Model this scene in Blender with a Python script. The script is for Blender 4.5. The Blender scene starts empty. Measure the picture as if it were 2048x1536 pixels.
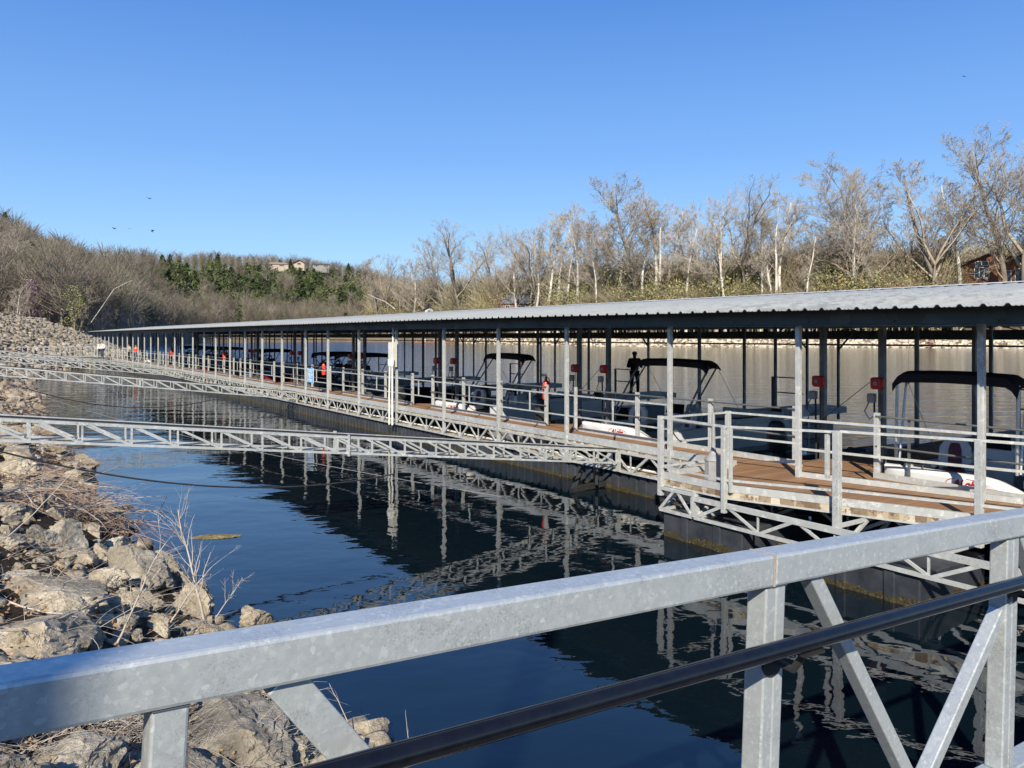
import bpy, bmesh, math, random
import numpy as np
from mathutils import Vector, Matrix
R = math.radians
scene = bpy.context.scene
# ---------------------------------------------------------------- camera
H = 3.5                      # eye height above the water
cam_d = bpy.data.cameras.new("camera"); cam = bpy.data.objects.new("camera", cam_d)
scene.collection.objects.link(cam); scene.camera = cam
cam.location = (0, 0, H); cam.rotation_euler = (R(90), 0, 0)
cam_d.sensor_width = 36; cam_d.lens = 1539 / 2048 * 36
cam_d.shift_y = -95 / 2048
cam_d.clip_start = 0.05; cam_d.clip_end = 6000
# ---------------------------------------------------------------- sky, sun, exposure
SUN_EL = 34.0; SUN_AZ = 9.5      # light travels towards +Y, turned 9.5 degrees to +X
w = bpy.data.worlds.new("World"); scene.world = w; w.use_nodes = True
nt = w.node_tree; bg = nt.nodes["Background"]
sky = nt.nodes.new("ShaderNodeTexSky"); sky.sky_type = 'NISHITA'; sky.sun_disc = False
sky.sun_elevation = R(SUN_EL); sky.sun_rotation = R(180 + SUN_AZ)
sky.altitude = 0; sky.air_density = 1.0; sky.dust_density = 0.0; sky.ozone_density = 3.0
tcw = nt.nodes.new("ShaderNodeTexCoord"); sxw = nt.nodes.new("ShaderNodeSeparateXYZ"); nt.links.new(tcw.outputs['Generated'], sxw.inputs[0])
rw = nt.nodes.new("ShaderNodeValToRGB"); nt.links.new(sxw.outputs[2], rw.inputs[0])
for i_, (p_, c_) in enumerate([(0.0, (.345, .60, .93)), (.10, (.285, .545, .905)), (.22, (.165, .39, .84)), (.40, (.068, .235, .69)), (1.0, (.030, .115, .42))]):
    e_ = rw.color_ramp.elements[i_] if i_ < 2 else rw.color_ramp.elements.new(p_)
    e_.position = p_; e_.color = (*[q / .14 * .80 for q in c_], 1)
mxw = nt.nodes.new("ShaderNodeMix"); mxw.data_type = 'RGBA'; mxw.inputs[0].default_value = .82
nt.links.new(sky.outputs[0], mxw.inputs[6]); nt.links.new(rw.outputs[0], mxw.inputs[7]); nt.links.new(mxw.outputs[2], bg.inputs[0]); bg.inputs[1].default_value = 0.14
sd = bpy.data.lights.new("sun", 'SUN'); so = bpy.data.objects.new("sun", sd); scene.collection.objects.link(so)
sd.energy = 5.0; sd.angle = R(0.5); sd.color = (1.0, 0.91, 0.77)
tr = Vector((math.sin(R(SUN_AZ)) * math.cos(R(SUN_EL)), math.cos(R(SUN_AZ)) * math.cos(R(SUN_EL)), -math.sin(R(SUN_EL))))
so.rotation_euler = tr.to_track_quat('-Z', 'Y').to_euler()
scene.view_settings.view_transform = 'Standard'; scene.view_settings.look = 'None'
scene.view_settings.exposure = 0.44; scene.view_settings.gamma = 1.0
scene.cycles.max_bounces = 6; scene.cycles.diffuse_bounces = 2; scene.cycles.caustics_reflective = False; scene.cycles.caustics_refractive = False

# ---------------------------------------------------------------- frames
NX, NY, DX, DY = 0.8239, 0.5668, -0.5668, 0.8239     # v axis (towards the river), u axis (along the dock, away)
def P(u, v, z=0.0): return Vector((NX * v + DX * u, NY * v + DY * u, z))
ROTZ = math.atan2(NY, NX)                              # local +X = v axis, local +Y = u axis
def at(x, y, Y): return Vector(((x - 1024) / 1539 * Y, Y, H - (y - 673) / 1539 * Y))
def u_at(x, v):
    t = (x - 1024) / 1539
    return v * (NX - NY * t) / (-DX + DY * t)
def img(p): return 1024 + 1539 * p[0] / p[1], 673 + 1539 * (H - p[2]) / p[1]
def lerp(x, xs, ys): return float(np.interp(x, xs, ys))

# ---------------------------------------------------------------- materials
class N:
    def __init__(s, name):
        s.m = bpy.data.materials.new(name); s.m.use_nodes = True
        s.t = s.m.node_tree; s.b = s.t.nodes["Principled BSDF"]; s.tc = None
    def n(s, kind, **kw):
        x = s.t.nodes.new(kind)
        for k, v in kw.items():
            if hasattr(x, k): setattr(x, k, v)
            else: x.inputs[k.replace('_', ' ')].default_value = v
        return x
    def l(s, a, b): s.t.links.new(a, b)
    def coord(s, world=True, scale=(1, 1, 1)):
        g = s.n('ShaderNodeNewGeometry').outputs['Position'] if world else s.n('ShaderNodeTexCoord').outputs['Object']
        mp = s.n('ShaderNodeMapping'); mp.inputs['Scale'].default_value = scale; s.l(g, mp.inputs['Vector'])
        return mp.outputs[0]
    def noise(s, scale, detail=4, rough=.55, co=None, dist=0):
        x = s.n('ShaderNodeTexNoise'); x.inputs['Scale'].default_value = scale; x.inputs['Detail'].default_value = detail
        x.inputs['Roughness'].default_value = rough; x.inputs['Distortion'].default_value = dist
        s.l(co if co else s.coord(), x.inputs['Vector']); return x.outputs['Fac']
    def ramp(s, fac, stops, interp='LINEAR'):
        x = s.n('ShaderNodeValToRGB'); e = x.color_ramp.elements; x.color_ramp.interpolation = interp
        e[0].position, e[1].position = stops[0][0], stops[-1][0]
        e[0].color = (*stops[0][1], 1); e[1].color = (*stops[-1][1], 1)
        for p, c in stops[1:-1]:
            k = e.new(p); k.color = (*c, 1)
        s.l(fac, x.inputs[0]); return x.outputs[0]
    def mix(s, fac, a, b, mode='MIX'):
        x = s.n('ShaderNodeMix', data_type='RGBA', blend_type=mode)
        for i, v in ((0, fac), (6, a), (7, b)):
            if isinstance(v, bpy.types.NodeSocket): s.l(v, x.inputs[i])
            elif i == 0: x.inputs[0].default_value = v
            else: x.inputs[i].default_value = (*v, 1)
        return x.outputs[2]
    def math(s, op, a, b=0.5):
        x = s.n('ShaderNodeMath', operation=op)
        for i, v in ((0, a), (1, b)):
            if isinstance(v, bpy.types.NodeSocket): s.l(v, x.inputs[i])
            else: x.inputs[i].default_value = v
        return x.outputs[0]
    def bump(s, h, strength=.4, dist=.02):
        x = s.n('ShaderNodeBump'); x.inputs['Strength'].default_value = strength; x.inputs['Distance'].default_value = dist
        s.l(h, x.inputs['Height']); s.l(x.outputs[0], s.b.inputs['Normal']); return x.outputs[0]
    def out(s, col=None, rough=None, metal=None, spec=None):
        for k, v in (('Base Color', col), ('Roughness', rough), ('Metallic', metal), ('Specular IOR Level', spec)):
            if v is None: continue
            if isinstance(v, bpy.types.NodeSocket): s.l(v, s.b.inputs[k])
            else: s.b.inputs[k].default_value = (*v, 1) if isinstance(v, tuple) else v
        return s.m

def mat_noisy(name, a, b, scale=3, rough=.7, metal=0, bump=0, spec=.4, bd=.02):
    k = N(name); f = k.noise(scale, 5, .6)
    k.out(k.ramp(f, [(.3, a), (.7, b)]), rough, metal, spec)
    if bump: k.bump(k.noise(scale * 3, 4), bump, bd)
    return k.m

def mat_galv(name, lo, hi, scale, metal=.35, rough=.42, rust=True):
    k = N(name); co = k.coord()
    d = k.n('ShaderNodeVectorMath', operation='ADD'); nz = k.n('ShaderNodeTexNoise'); nz.inputs['Scale'].default_value = scale * .8
    k.l(co, nz.inputs['Vector'])
    sc = k.n('ShaderNodeVectorMath', operation='SCALE'); sc.inputs[3].default_value = .9 / scale
    k.l(nz.outputs['Color'], sc.inputs[0]); k.l(co, d.inputs[0]); k.l(sc.outputs[0], d.inputs[1])
    v = k.n('ShaderNodeTexVoronoi'); v.inputs['Scale'].default_value = scale; k.l(d.outputs[0], v.inputs['Vector'])
    cell = k.ramp(v.outputs['Color'], [(.2, lo), (.72, tuple(a * .7 + b * .3 for a, b in zip(lo, hi))), (.93, tuple(min(1, b * 1.05) for b in hi))])
    big = k.noise(scale * .14, 5, .6, co)
    cell = k.mix(k.ramp(big, [(.35, (.0, .0, .0)), (.7, (.55, .55, .55))]), cell, tuple(a * .45 + b * .55 for a, b in zip(lo, hi)))
    if rust:
        r = k.noise(scale * .22, 6, .7, co)
        cell = k.mix(k.ramp(r, [(.67, (0, 0, 0)), (.78, (.5, .5, .5))]), cell, (.32, .24, .15))
    rr = k.ramp(k.noise(scale * .5, 3, .5, co), [(.3, (rough - .1,) * 3), (.7, (rough + .15,) * 3)])
    sp_ = k.noise(scale * 3.2, 2, .5, co)
    cell = k.mix(k.ramp(sp_, [(.66, (0, 0, 0)), (.72, (.5, .5, .5))]), cell, tuple(min(1, a * 1.25) for a in hi))
    gr_ = k.math('MULTIPLY', k.noise(scale * .06, 4, .6, co), k.noise(scale * 2.2, 3, .7, co))
    cell = k.mix(k.ramp(gr_, [(.30, (0, 0, 0)), (.42, (.6, .6, .6))]), cell, tuple(a * .5 for a in lo))
    k.out(cell, rr, metal, .5); k.bump(k.noise(scale * 2.5, 3, .5, co), .08, .004)
    return k.m

GALV = mat_galv('galvanised_steel', (.46, .48, .46), (.70, .71, .675), 14, .25)
GALV_NEAR = mat_galv('galvanised_tube', (.43, .465, .465), (.585, .615, .60), 85, .38, .40)
GALV_SHADE = mat_galv('shaded_galvanised', (.12, .13, .13), (.22, .23, .225), 6, .3)  # GALV darkened: shade under the roof put into the colour; small fittings share it
FASCIA_M = mat_galv('dark_fascia', (.085, .09, .082), (.14, .145, .13), 3, .2, .5)  # much darker galvanised tone for the front beam
UNDER_M = mat_galv('shaded_roof_underside', (.06, .065, .07), (.11, .115, .12), 1.5, .1, .6)  # roof sheet seen from below, its shade put into a darker colour
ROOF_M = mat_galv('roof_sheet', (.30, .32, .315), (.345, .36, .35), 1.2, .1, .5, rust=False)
BLACKPIPE = mat_noisy('black_coated_pipe', (.004, .004, .005), (.009, .009, .011), 20, .14, 0, 0, .45)
RUBBER = mat_noisy('black_rubber', (.01, .01, .011), (.03, .03, .03), 9, .7)
PVC = mat_noisy('white_pvc', (.62, .62, .57), (.78, .78, .74), 4, .45)
RED = mat_noisy('red_plastic', (.42, .015, .012), (.6, .03, .02), 8, .35)
ORANGE = mat_noisy('red_enamel', (.62, .05, .03), (.75, .08, .05), 8, .3)
GREYP = mat_noisy('grey_plastic', (.24, .24, .235), (.32, .32, .31), 8, .55)
DARKP = mat_noisy('dark_plastic', (.02, .022, .026), (.045, .047, .05), 6, .45)
WHITE = mat_noisy('white_gelcoat', (.74, .73, .70), (.84, .83, .80), 2, .25)
LGREY = mat_noisy('light_grey_panel', (.60, .61, .62), (.72, .72, .72), 2, .35)
VINYL = mat_noisy('white_vinyl', (.6, .59, .56), (.72, .70, .67), 5, .5)
MAROON = mat_noisy('maroon_vinyl', (.10, .012, .018), (.16, .02, .03), 5, .45)
CANVAS = mat_noisy('black_canvas', (.006, .006, .008), (.016, .016, .02), 10, .9)
ALU = mat_noisy('aluminium', (.40, .41, .42), (.55, .56, .57), 4, .35, .7)
NAVY = mat_noisy('dark_navy_gelcoat', (.012, .016, .03), (.03, .035, .055), 2, .2)
DKRED = mat_noisy('dark_red_gelcoat', (.16, .015, .02), (.24, .025, .03), 2, .25)
BLUEC = mat_noisy('blue_cover', (.12, .20, .42), (.2, .3, .55), 6, .8)
SIGNB = mat_noisy('sign_blue', (.10, .30, .60), (.28, .52, .78), 9, .4)
SKIN = mat_noisy('skin', (.45, .27, .19), (.52, .33, .24), 12, .6)
BLACKCLOTH = mat_noisy('black_cloth', (.006, .006, .008), (.016, .016, .018), 14, .9)
WHITECLOTH = mat_noisy('white_cloth', (.7, .7, .72), (.82, .82, .82), 14, .9)
JEANS = mat_noisy('denim', (.03, .05, .10), (.06, .08, .14), 14, .9)
GREYCLOTH = mat_noisy('grey_cloth', (.3, .33, .3), (.42, .44, .4), 14, .9)
BIRDM = mat_noisy('dark_feathers', (.01, .01, .01), (.03, .028, .025), 5, .8)

def deck_mat(name, rot):
    k = N(name); g = k.n('ShaderNodeNewGeometry').outputs['Position']
    mp = k.n('ShaderNodeMapping'); mp.inputs['Rotation'].default_value = (0, 0, rot); k.l(g, mp.inputs['Vector'])
    sx = k.n('ShaderNodeSeparateXYZ'); k.l(mp.outputs[0], sx.inputs[0])
    s = k.math('MULTIPLY', sx.outputs[0], 1 / .14)
    fr = k.math('FRACT', s); idn = k.math('FLOOR', s)
    wn = k.n('ShaderNodeTexWhiteNoise', noise_dimensions='1D'); k.l(idn, wn.inputs['W'])
    st = k.n('ShaderNodeMapping'); st.inputs['Scale'].default_value = (14, 1.2, 1); k.l(mp.outputs[0], st.inputs['Vector'])
    gr = k.noise(3, 6, .65, st.outputs[0])
    base = k.ramp(wn.outputs['Value'], [(0, (.24, .125, .06)), (.5, (.29, .155, .078)), (1, (.34, .19, .10))])
    col = k.mix(k.ramp(gr, [(.3, (0, 0, 0)), (.75, (.45, .45, .45))]), base, (.38, .26, .17))
    dirt = k.noise(1.1, 6, .65)
    col = k.mix(k.ramp(dirt, [(.45, (0, 0, 0)), (.75, (.5, .5, .5))]), col, (.17, .11, .07))
    gap = k.ramp(fr, [(0, (0, 0, 0)), (.035, (1, 1, 1)), (.965, (1, 1, 1)), (1, (0, 0, 0))])
    col = k.mix(gap, (.03, .018, .01), col)
    k.out(col, .65, 0, .3); k.bump(k.math('ADD', gap, k.math('MULTIPLY', gr, .3)), .5, .006); return k.m
DECK_M = deck_mat('brown_deck_boards', -(ROTZ + R(90)))
DECK_F = deck_mat('brown_finger_boards', -ROTZ)

def rim_mat():
    k = N('weathered_deck_edge'); co = k.coord()
    m2 = k.n('ShaderNodeMapping'); m2.inputs['Rotation'].default_value = (0, 0, -ROTZ); k.l(co, m2.inputs['Vector'])
    m3 = k.n('ShaderNodeMapping'); m3.inputs['Scale'].default_value = (.5, 7, 1.5); k.l(m2.outputs[0], m3.inputs['Vector'])
    v = k.n('ShaderNodeTexVoronoi'); v.inputs['Scale'].default_value = 1.0; k.l(m3.outputs[0], v.inputs['Vector'])
    c = k.ramp(v.outputs['Color'], [(.1, (.16, .11, .07)), (.4, (.36, .28, .18)), (.7, (.52, .46, .34)), (1, (.60, .55, .45))])
    c = k.mix(k.ramp(k.noise(9, 5, .7, co), [(.5, (0, 0, 0)), (.62, (1, 1, 1))]), c, (.16, .10, .07))
    c = k.mix(k.ramp(k.noise(.7, 3, .6, co), [(.58, (0, 0, 0)), (.68, (.8, .8, .8))]), c, (.22, .21, .06))
    k.out(c, .85, 0, .2); k.bump(k.noise(14, 5, .7, co), .5, .02); return k.m
RIM_M = rim_mat()

def float_mat():
    k = N('black_float'); co = k.coord()
    sx = k.n('ShaderNodeSeparateXYZ'); k.l(co, sx.inputs[0])
    c = k.ramp(k.noise(2.2, 4, .6, co), [(.3, (.022, .026, .032)), (.7, (.06, .065, .075))])
    nz = k.math('SUBTRACT', k.math('MULTIPLY', k.noise(2.6, 7, .75, co), .34), .09)
    hgt = k.math('SUBTRACT', sx.outputs[2], nz)
    alg = k.ramp(k.noise(30, 5, .7, co), [(.3, (.02, .017, .010)), (.5, (.05, .041, .018)), (.62, (.095, .078, .038)), (.72, (.30, .28, .22))])
    c = k.mix(k.ramp(hgt, [(-.0, (1, 1, 1)), (.012, (0, 0, 0))]), c, alg)
    k.out(c, .45, 0, .5)
    bs = k.n('ShaderNodeMath', operation='MULTIPLY'); k.l(k.noise(25, 4, .7, co), bs.inputs[0]); bs.inputs[1].default_value = .6
    k.bump(bs.outputs[0], .35, .02); return k.m
FLOAT_M = float_mat()

def rock_mat(name, dark, mid, light, scale=2.2, wet=True):
    k = N(name); co = k.coord()
    n1 = k.noise(scale, 8, .62, co, .5); n2 = k.noise(scale * 7, 8, .7, co)
    c = k.ramp(n1, [(.28, dark), (.5, mid), (.66, light)])
    c = k.mix(k.ramp(n2, [(.42, (0, 0, 0)), (.7, (.65, .65, .65))]), c, tuple(a * .45 for a in mid))
    v = k.n('ShaderNodeTexVoronoi', feature='DISTANCE_TO_EDGE'); v.inputs['Scale'].default_value = scale * 2
    dn = k.n('ShaderNodeVectorMath', operation='ADD'); nn = k.n('ShaderNodeTexNoise'); nn.inputs['Scale'].default_value = scale * 2; k.l(co, nn.inputs['Vector'])
    k.l(co, dn.inputs[0]); k.l(nn.outputs['Color'], dn.inputs[1]); k.l(dn.outputs[0], v.inputs['Vector'])
    crack = k.ramp(v.outputs[0], [(0, (0, 0, 0)), (.035, (1, 1, 1))])
    c = k.mix(crack, k.mix(.25, c, (.03, .026, .02)), c)
    if wet:
        sx = k.n('ShaderNodeSeparateXYZ'); k.l(co, sx.inputs[0])
        c = k.mix(k.ramp(sx.outputs[2], [(.02, (.75, .75, .75)), (.10, (0, 0, 0))]), c, (.05, .042, .022))
    k.out(c, .85, 0, .25)
    h = k.math('ADD', k.math('MULTIPLY', n1, 1.2), k.math('ADD', k.math('MULTIPLY', n2, .5), k.math('MULTIPLY', crack, .05)))
    k.bump(h, .9, .09); return k.m
ROCK_M = rock_mat('limestone', (.20, .165, .115), (.44, .375, .27), (.70, .62, .47))
ROCK_G = rock_mat('grey_limestone', (.15, .135, .11), (.37, .33, .255), (.64, .57, .44))
ROCK_FAR = rock_mat('far_riprap', (.15, .125, .09), (.32, .27, .195), (.52, .45, .34), .7, False)
ROCK_BANK = rock_mat('far_bank_stone', (.38, .33, .24), (.60, .54, .42), (.80, .74, .60), .7, False)
ROCK_WET = rock_mat('algae_rock', (.16, .12, .04), (.32, .26, .12), (.50, .42, .26), 5, False)

def ground_mat(name, a, b, c, scale=.6):
    k = N(name); f = k.noise(scale, 8, .65); g = k.noise(scale * 12, 6, .7)
    col = k.ramp(f, [(.3, a), (.5, b), (.7, c)]); col = k.mix(k.ramp(g, [(.4, (0, 0, 0)), (.7, (.6, .6, .6))]), col, tuple(x * .4 for x in b))
    k.out(col, .95, 0, .1); k.bump(g, .8, .08); return k.m
BANK_M = ground_mat('bank_soil', (.025, .019, .014), (.06, .045, .03), (.13, .10, .07), 1.6)
LITTER_M = ground_mat('leaf_litter', (.13, .10, .07), (.20, .16, .11), (.27, .22, .15), .05)

def attr_mat(name, rough=.85, trans=0.0):
    k = N(name); a = k.n('ShaderNodeAttribute'); a.attribute_name = 'tint'
    k.out(a.outputs['Color'], rough, 0, .15); return k.m
TINT_M = attr_mat('tinted_foliage')

def bark(name, a, b, scale=3):
    k = N(name); co = k.coord(False, (1, 1, .35)); f = k.noise(scale, 6, .65, co)
    k.out(k.ramp(f, [(.35, a), (.62, b)]), .85, 0, .2); return k.m
BARK_W = bark('pale_sycamore_bark', (.42, .38, .31), (.74, .70, .62), .6)
BARK_B = bark('grey_brown_bark', (.15, .125, .10), (.29, .25, .20), 1)
TWIG_W = bark('pale_twigs', (.40, .345, .275), (.55, .48, .39), .3)
TWIG_B = bark('brown_twigs', (.30, .25, .19), (.47, .40, .31), .3)
DRYSTEM = bark('dry_stems', (.30, .18, .12), (.52, .38, .27), 2)
GREYSTEM = bark('grey_stems', (.38, .33, .27), (.62, .56, .47), 2)

def water_mat():
    k = N('lake_water'); g = k.n('ShaderNodeNewGeometry').outputs['Position']
    mp = k.n('ShaderNodeMapping'); mp.inputs['Rotation'].default_value = (0, 0, -ROTZ); k.l(g, mp.inputs['Vector'])
    sx = k.n('ShaderNodeSeparateXYZ'); k.l(mp.outputs[0], sx.inputs[0])
    river = k.ramp(k.math('MULTIPLY', sx.outputs[0], .01), [(.13, (0, 0, 0)), (.30, (1, 1, 1))])
    far = k.ramp(k.math('MULTIPLY', sx.outputs[1], .01), [(.12, (0, 0, 0)), (.75, (1, 1, 1))])
    n1 = k.noise(2.2, 2, .45, k.coord(True, (1.0, 1.25, 1)), .3)
    n2 = k.noise(7.5, 2, .5, k.coord(True, (.8, 1.2, 1)))
    n3 = k.noise(.35, 3, .5, k.coord(True, (.8, 1.2, 1)))
    n4 = k.noise(1.0, 4, .55, k.coord(True, (.20, .75, 1)))
    patch = k.ramp(k.noise(.16, 3, .6), [(.4, (.25, .25, .25)), (.62, (1, 1, 1))])
    calm = k.math('ADD', k.math('MULTIPLY', n1, .0038), k.math('ADD', k.math('MULTIPLY', k.math('MULTIPLY', n2, patch), .0009), k.math('MULTIPLY', n3, .022)))
    rough = k.math('MULTIPLY', n4, .14)
    midw = k.math('MULTIPLY', k.math('MULTIPLY', far, n4), .10)
    h = k.math('ADD', k.math('ADD', calm, midw), k.math('MULTIPLY', rough, river))
    b = k.n('ShaderNodeBump'); b.inputs['Strength'].default_value = 1.0; b.inputs['Distance'].default_value = 1.0
    k.l(h, b.inputs['Height']); k.l(b.outputs[0], k.b.inputs['Normal'])
    gx = k.n('ShaderNodeSeparateXYZ'); k.l(g, gx.inputs[0])
    bend = k.math('MULTIPLY', k.math('ADD', gx.outputs[0], k.math('MULTIPLY', gx.outputs[1], .09)), -.01)
    lake = k.math('MULTIPLY', river, k.ramp(bend, [(.0, (0, 0, 0)), (.16, (1, 1, 1))]))
    h = k.math('ADD', h, k.math('MULTIPLY', k.math('MULTIPLY', n4, lake), 1.0))
    k.l(h, b.inputs['Height'])
    near = (.003, .0085, .0125)
    mud = k.mix(k.noise(.035, 3, .5), (.080, .076, .058), (.105, .100, .078))
    col = k.mix(lake, k.mix(river, near, mud), (.022, .066, .145))  # lake blue holds the sky reflected by waves, put into the body colour
    k.b.inputs['IOR'].default_value = 1.56
    k.out(col, k.ramp(river, [(0, (.015, .015, .015)), (1, (.10, .10, .10))]), 0, .5); return k.m
WATER_M = water_mat()

# ---------------------------------------------------------------- object helpers
def tag(o, label=None, cat=None, group=None, kind=None):
    if label: o['label'] = label
    if cat: o['category'] = cat
    if group: o['group'] = group
    if kind: o['kind'] = kind
    return o
def thing(name, label, cat, loc=(0, 0, 0), rot=(0, 0, 0), group=None):
    o = bpy.data.objects.new(name, None); scene.collection.objects.link(o)
    o.location = loc; o.rotation_euler = rot; o.empty_display_size = .2
    return tag(o, label, cat, group)
def link(name, me, parent=None, loc=(0, 0, 0), rot=(0, 0, 0)):
    o = bpy.data.objects.new(name, me); scene.collection.objects.link(o); o.parent = parent
    o.location = loc; o.rotation_euler = rot; return o
def copy_tree(o, parent=None):
    c = o.copy(); scene.collection.objects.link(c); c.parent = parent
    for ch in list(o.children): copy_tree(ch, c)
    return c

class MB:
    def __init__(s): s.v = []; s.f = []; s.fm = []
    def add(s, vs, fs, mi=0):
        n = len(s.v); s.v += [tuple(v) for v in vs]; s.f += [tuple(i + n for i in f) for f in fs]; s.fm += [mi] * len(fs)
    def box(s, c, sz, mi=0, ax=None):
        c = Vector(c); X, Y, Z = ax if ax else (Vector((1, 0, 0)), Vector((0, 1, 0)), Vector((0, 0, 1)))
        vs = [c + X * (sz[0] / 2 * a) + Y * (sz[1] / 2 * b) + Z * (sz[2] / 2 * d) for d in (-1, 1) for a, b in ((-1, -1), (1, -1), (1, 1), (-1, 1))]
        s.add(vs, [(3, 2, 1, 0), (4, 5, 6, 7), (0, 1, 5, 4), (1, 2, 6, 5), (2, 3, 7, 6), (3, 0, 4, 7)], mi)
    def bar(s, a, b, w_, h_=None, mi=0, up=(0, 0, 1)):
        a, b = Vector(a), Vector(b); h_ = h_ or w_; d = b - a; L = d.length
        if L < 1e-6: return
        d /= L; upv = Vector(up)
        if abs(d.dot(upv)) > .98: upv = Vector((NX, NY, 0))
        sd_ = d.cross(upv).normalized(); u2 = sd_.cross(d).normalized()
        s.box((a + b) / 2, (w_, L, h_), mi, (sd_, d, u2))
    def tube(s, pts, r, n=8, mi=0, cap=True):
        pts = [Vector(p) for p in pts]; rs = r if isinstance(r, (list, tuple)) else [r] * len(pts)
        vs = []; fs = []; prev = None
        for i, p in enumerate(pts):
            d = (pts[min(i + 1, len(pts) - 1)] - pts[max(i - 1, 0)]).normalized()
            if prev is None:
                a = d.cross(Vector((0, 0, 1)) if abs(d.z) < .9 else Vector((1, 0, 0))).normalized()
            else: a = (prev - d * prev.dot(d)).normalized()
            prev = a; b = d.cross(a)
            vs += [p + (a * math.cos(2 * math.pi * k / n) + b * math.sin(2 * math.pi * k / n)) * rs[i] for k in range(n)]
        for i in range(len(pts) - 1):
            for k in range(n):
                fs.append((i * n + k, i * n + (k + 1) % n, (i + 1) * n + (k + 1) % n, (i + 1) * n + k))
        if cap: fs.append(tuple(reversed(range(n)))); fs.append(tuple(range((len(pts) - 1) * n, len(pts) * n)))
        s.add(vs, fs, mi)
    def quad(s, a, b, c, d, mi=0): s.add([a, b, c, d], [(0, 1, 2, 3)], mi)
    def lathe(s, c, prof, n=16, mi=0):
        vs = []; fs = []
        for r, z in prof: vs += [(c[0] + r * math.cos(2 * math.pi * k / n), c[1] + r * math.sin(2 * math.pi * k / n), c[2] + z) for k in range(n)]
        for i in range(len(prof) - 1):
            for k in range(n): fs.append((i * n + k, i * n + (k + 1) % n, (i + 1) * n + (k + 1) % n, (i + 1) * n + k))
        fs.append(tuple(reversed(range(n)))); fs.append(tuple(range((len(prof) - 1) * n, len(prof) * n)))
        s.add(vs, fs, mi)
    def loft(s, rings, mi=0, closed=False, cap=True):
        n = len(rings[0]); vs = [v for r in rings for v in r]; fs = []
        for i in range(len(rings) - 1):
            for k in range(n if closed else n - 1):
                fs.append((i * n + k, i * n + (k + 1) % n, (i + 1) * n + (k + 1) % n, (i + 1) * n + k))
        if cap: fs.append(tuple(reversed(range(n)))); fs.append(tuple(range((len(rings) - 1) * n, len(rings) * n)))
        s.add(vs, fs, mi)
    def build(s, name, mats, parent=None, loc=(0, 0, 0), rot=(0, 0, 0), bevel=0, smooth=False):
        me = bpy.data.meshes.new(name); me.from_pydata(s.v, [], s.f)
        mats = mats if isinstance(mats, (list, tuple)) else [mats]
        for m in mats: me.materials.append(m)
        if len(mats) > 1: me.polygons.foreach_set('material_index', s.fm)
        me.update()
        if smooth: me.polygons.foreach_set('use_smooth', [True] * len(s.f))
        if smooth or bevel:
            bm = bmesh.new(); bm.from_mesh(me); bmesh.ops.recalc_face_normals(bm, faces=bm.faces); bm.to_mesh(me); bm.free()
        o = link(name, me, parent, loc, rot)
        if bevel:
            md = o.modifiers.new('bevel', 'BEVEL'); md.width = bevel; md.segments = 2; md.limit_method = 'ANGLE'
        if smooth:
            try: me.set_sharp_from_angle(angle=R(40))
            except Exception: pass
        return o

def np_mesh(name, V, F, mats, parent=None, tint=None, smooth=False, mi=None, loc=(0, 0, 0)):
    V = np.asarray(V, np.float32); F = np.asarray(F, np.int32); k = F.shape[1]
    me = bpy.data.meshes.new(name); me.vertices.add(len(V)); me.vertices.foreach_set('co', V.ravel())
    me.loops.add(F.size); me.loops.foreach_set('vertex_index', F.ravel())
    me.polygons.add(len(F)); me.polygons.foreach_set('loop_start', np.arange(0, F.size, k, dtype=np.int32))
    try: me.polygons.foreach_set('loop_total', np.full(len(F), k, np.int32))
    except Exception: pass
    for m in (mats if isinstance(mats, (list, tuple)) else [mats]): me.materials.append(m)
    if mi is not None: me.polygons.foreach_set('material_index', mi)
    if smooth: me.polygons.foreach_set('use_smooth', np.ones(len(F), bool))
    me.update(calc_edges=True)
    if tint is not None:
        a = me.attributes.new('tint', 'FLOAT_COLOR', 'POINT')
        a.data.foreach_set('color', np.c_[tint, np.ones(len(tint))].astype(np.float32).ravel())
    return link(name, me, parent, loc)

def seg_mesh(S, n=3):
    """segments (p0, p1, r0, r1) -> arrays of a tapered n-sided prism each"""
    S = np.asarray(S, float); p0, p1, r0, r1 = S[:, :3], S[:, 3:6], S[:, 6], S[:, 7]
    d = p1 - p0; d /= np.maximum(np.linalg.norm(d, axis=1, keepdims=True), 1e-9)
    ref = np.where(np.abs(d[:, 2:3]) < .9, np.array([[0, 0, 1.]]), np.array([[1., 0, 0]]))
    a = np.cross(d, ref); a /= np.linalg.norm(a, axis=1, keepdims=True); b = np.cross(d, a)
    ang = np.arange(n) * 2 * np.pi / n
    ring = a[:, None] * np.cos(ang)[None, :, None] + b[:, None] * np.sin(ang)[None, :, None]
    V = np.concatenate([p0[:, None] + ring * r0[:, None, None], p1[:, None] + ring * r1[:, None, None]], 1).reshape(-1, 3)
    base = (np.arange(len(S)) * 2 * n)[:, None, None]; k = np.arange(n)
    q = np.stack([k, (k + 1) % n, (k + 1) % n + n, k + n], 1)[None]
    return V, (base + q).reshape(-1, 4)
def instance(V, F, loc, sc, rz, tints):
    """many transformed copies in one array"""
    n = len(loc); c, s_ = np.cos(rz), np.sin(rz); nv = len(V)
    X = V[None, :, 0] * c[:, None] - V[None, :, 1] * s_[:, None]; Y = V[None, :, 0] * s_[:, None] + V[None, :, 1] * c[:, None]
    Z = np.broadcast_to(V[None, :, 2], X.shape)
    W = np.stack([X * sc[:, :1], Y * sc[:, :1], Z * sc[:, 1:2]], 2) + loc[:, None]
    FF = (F[None] + (np.arange(n) * nv)[:, None, None]).reshape(-1, F.shape[1])
    return W.reshape(-1, 3), FF, np.repeat(tints, nv, 0)

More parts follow.
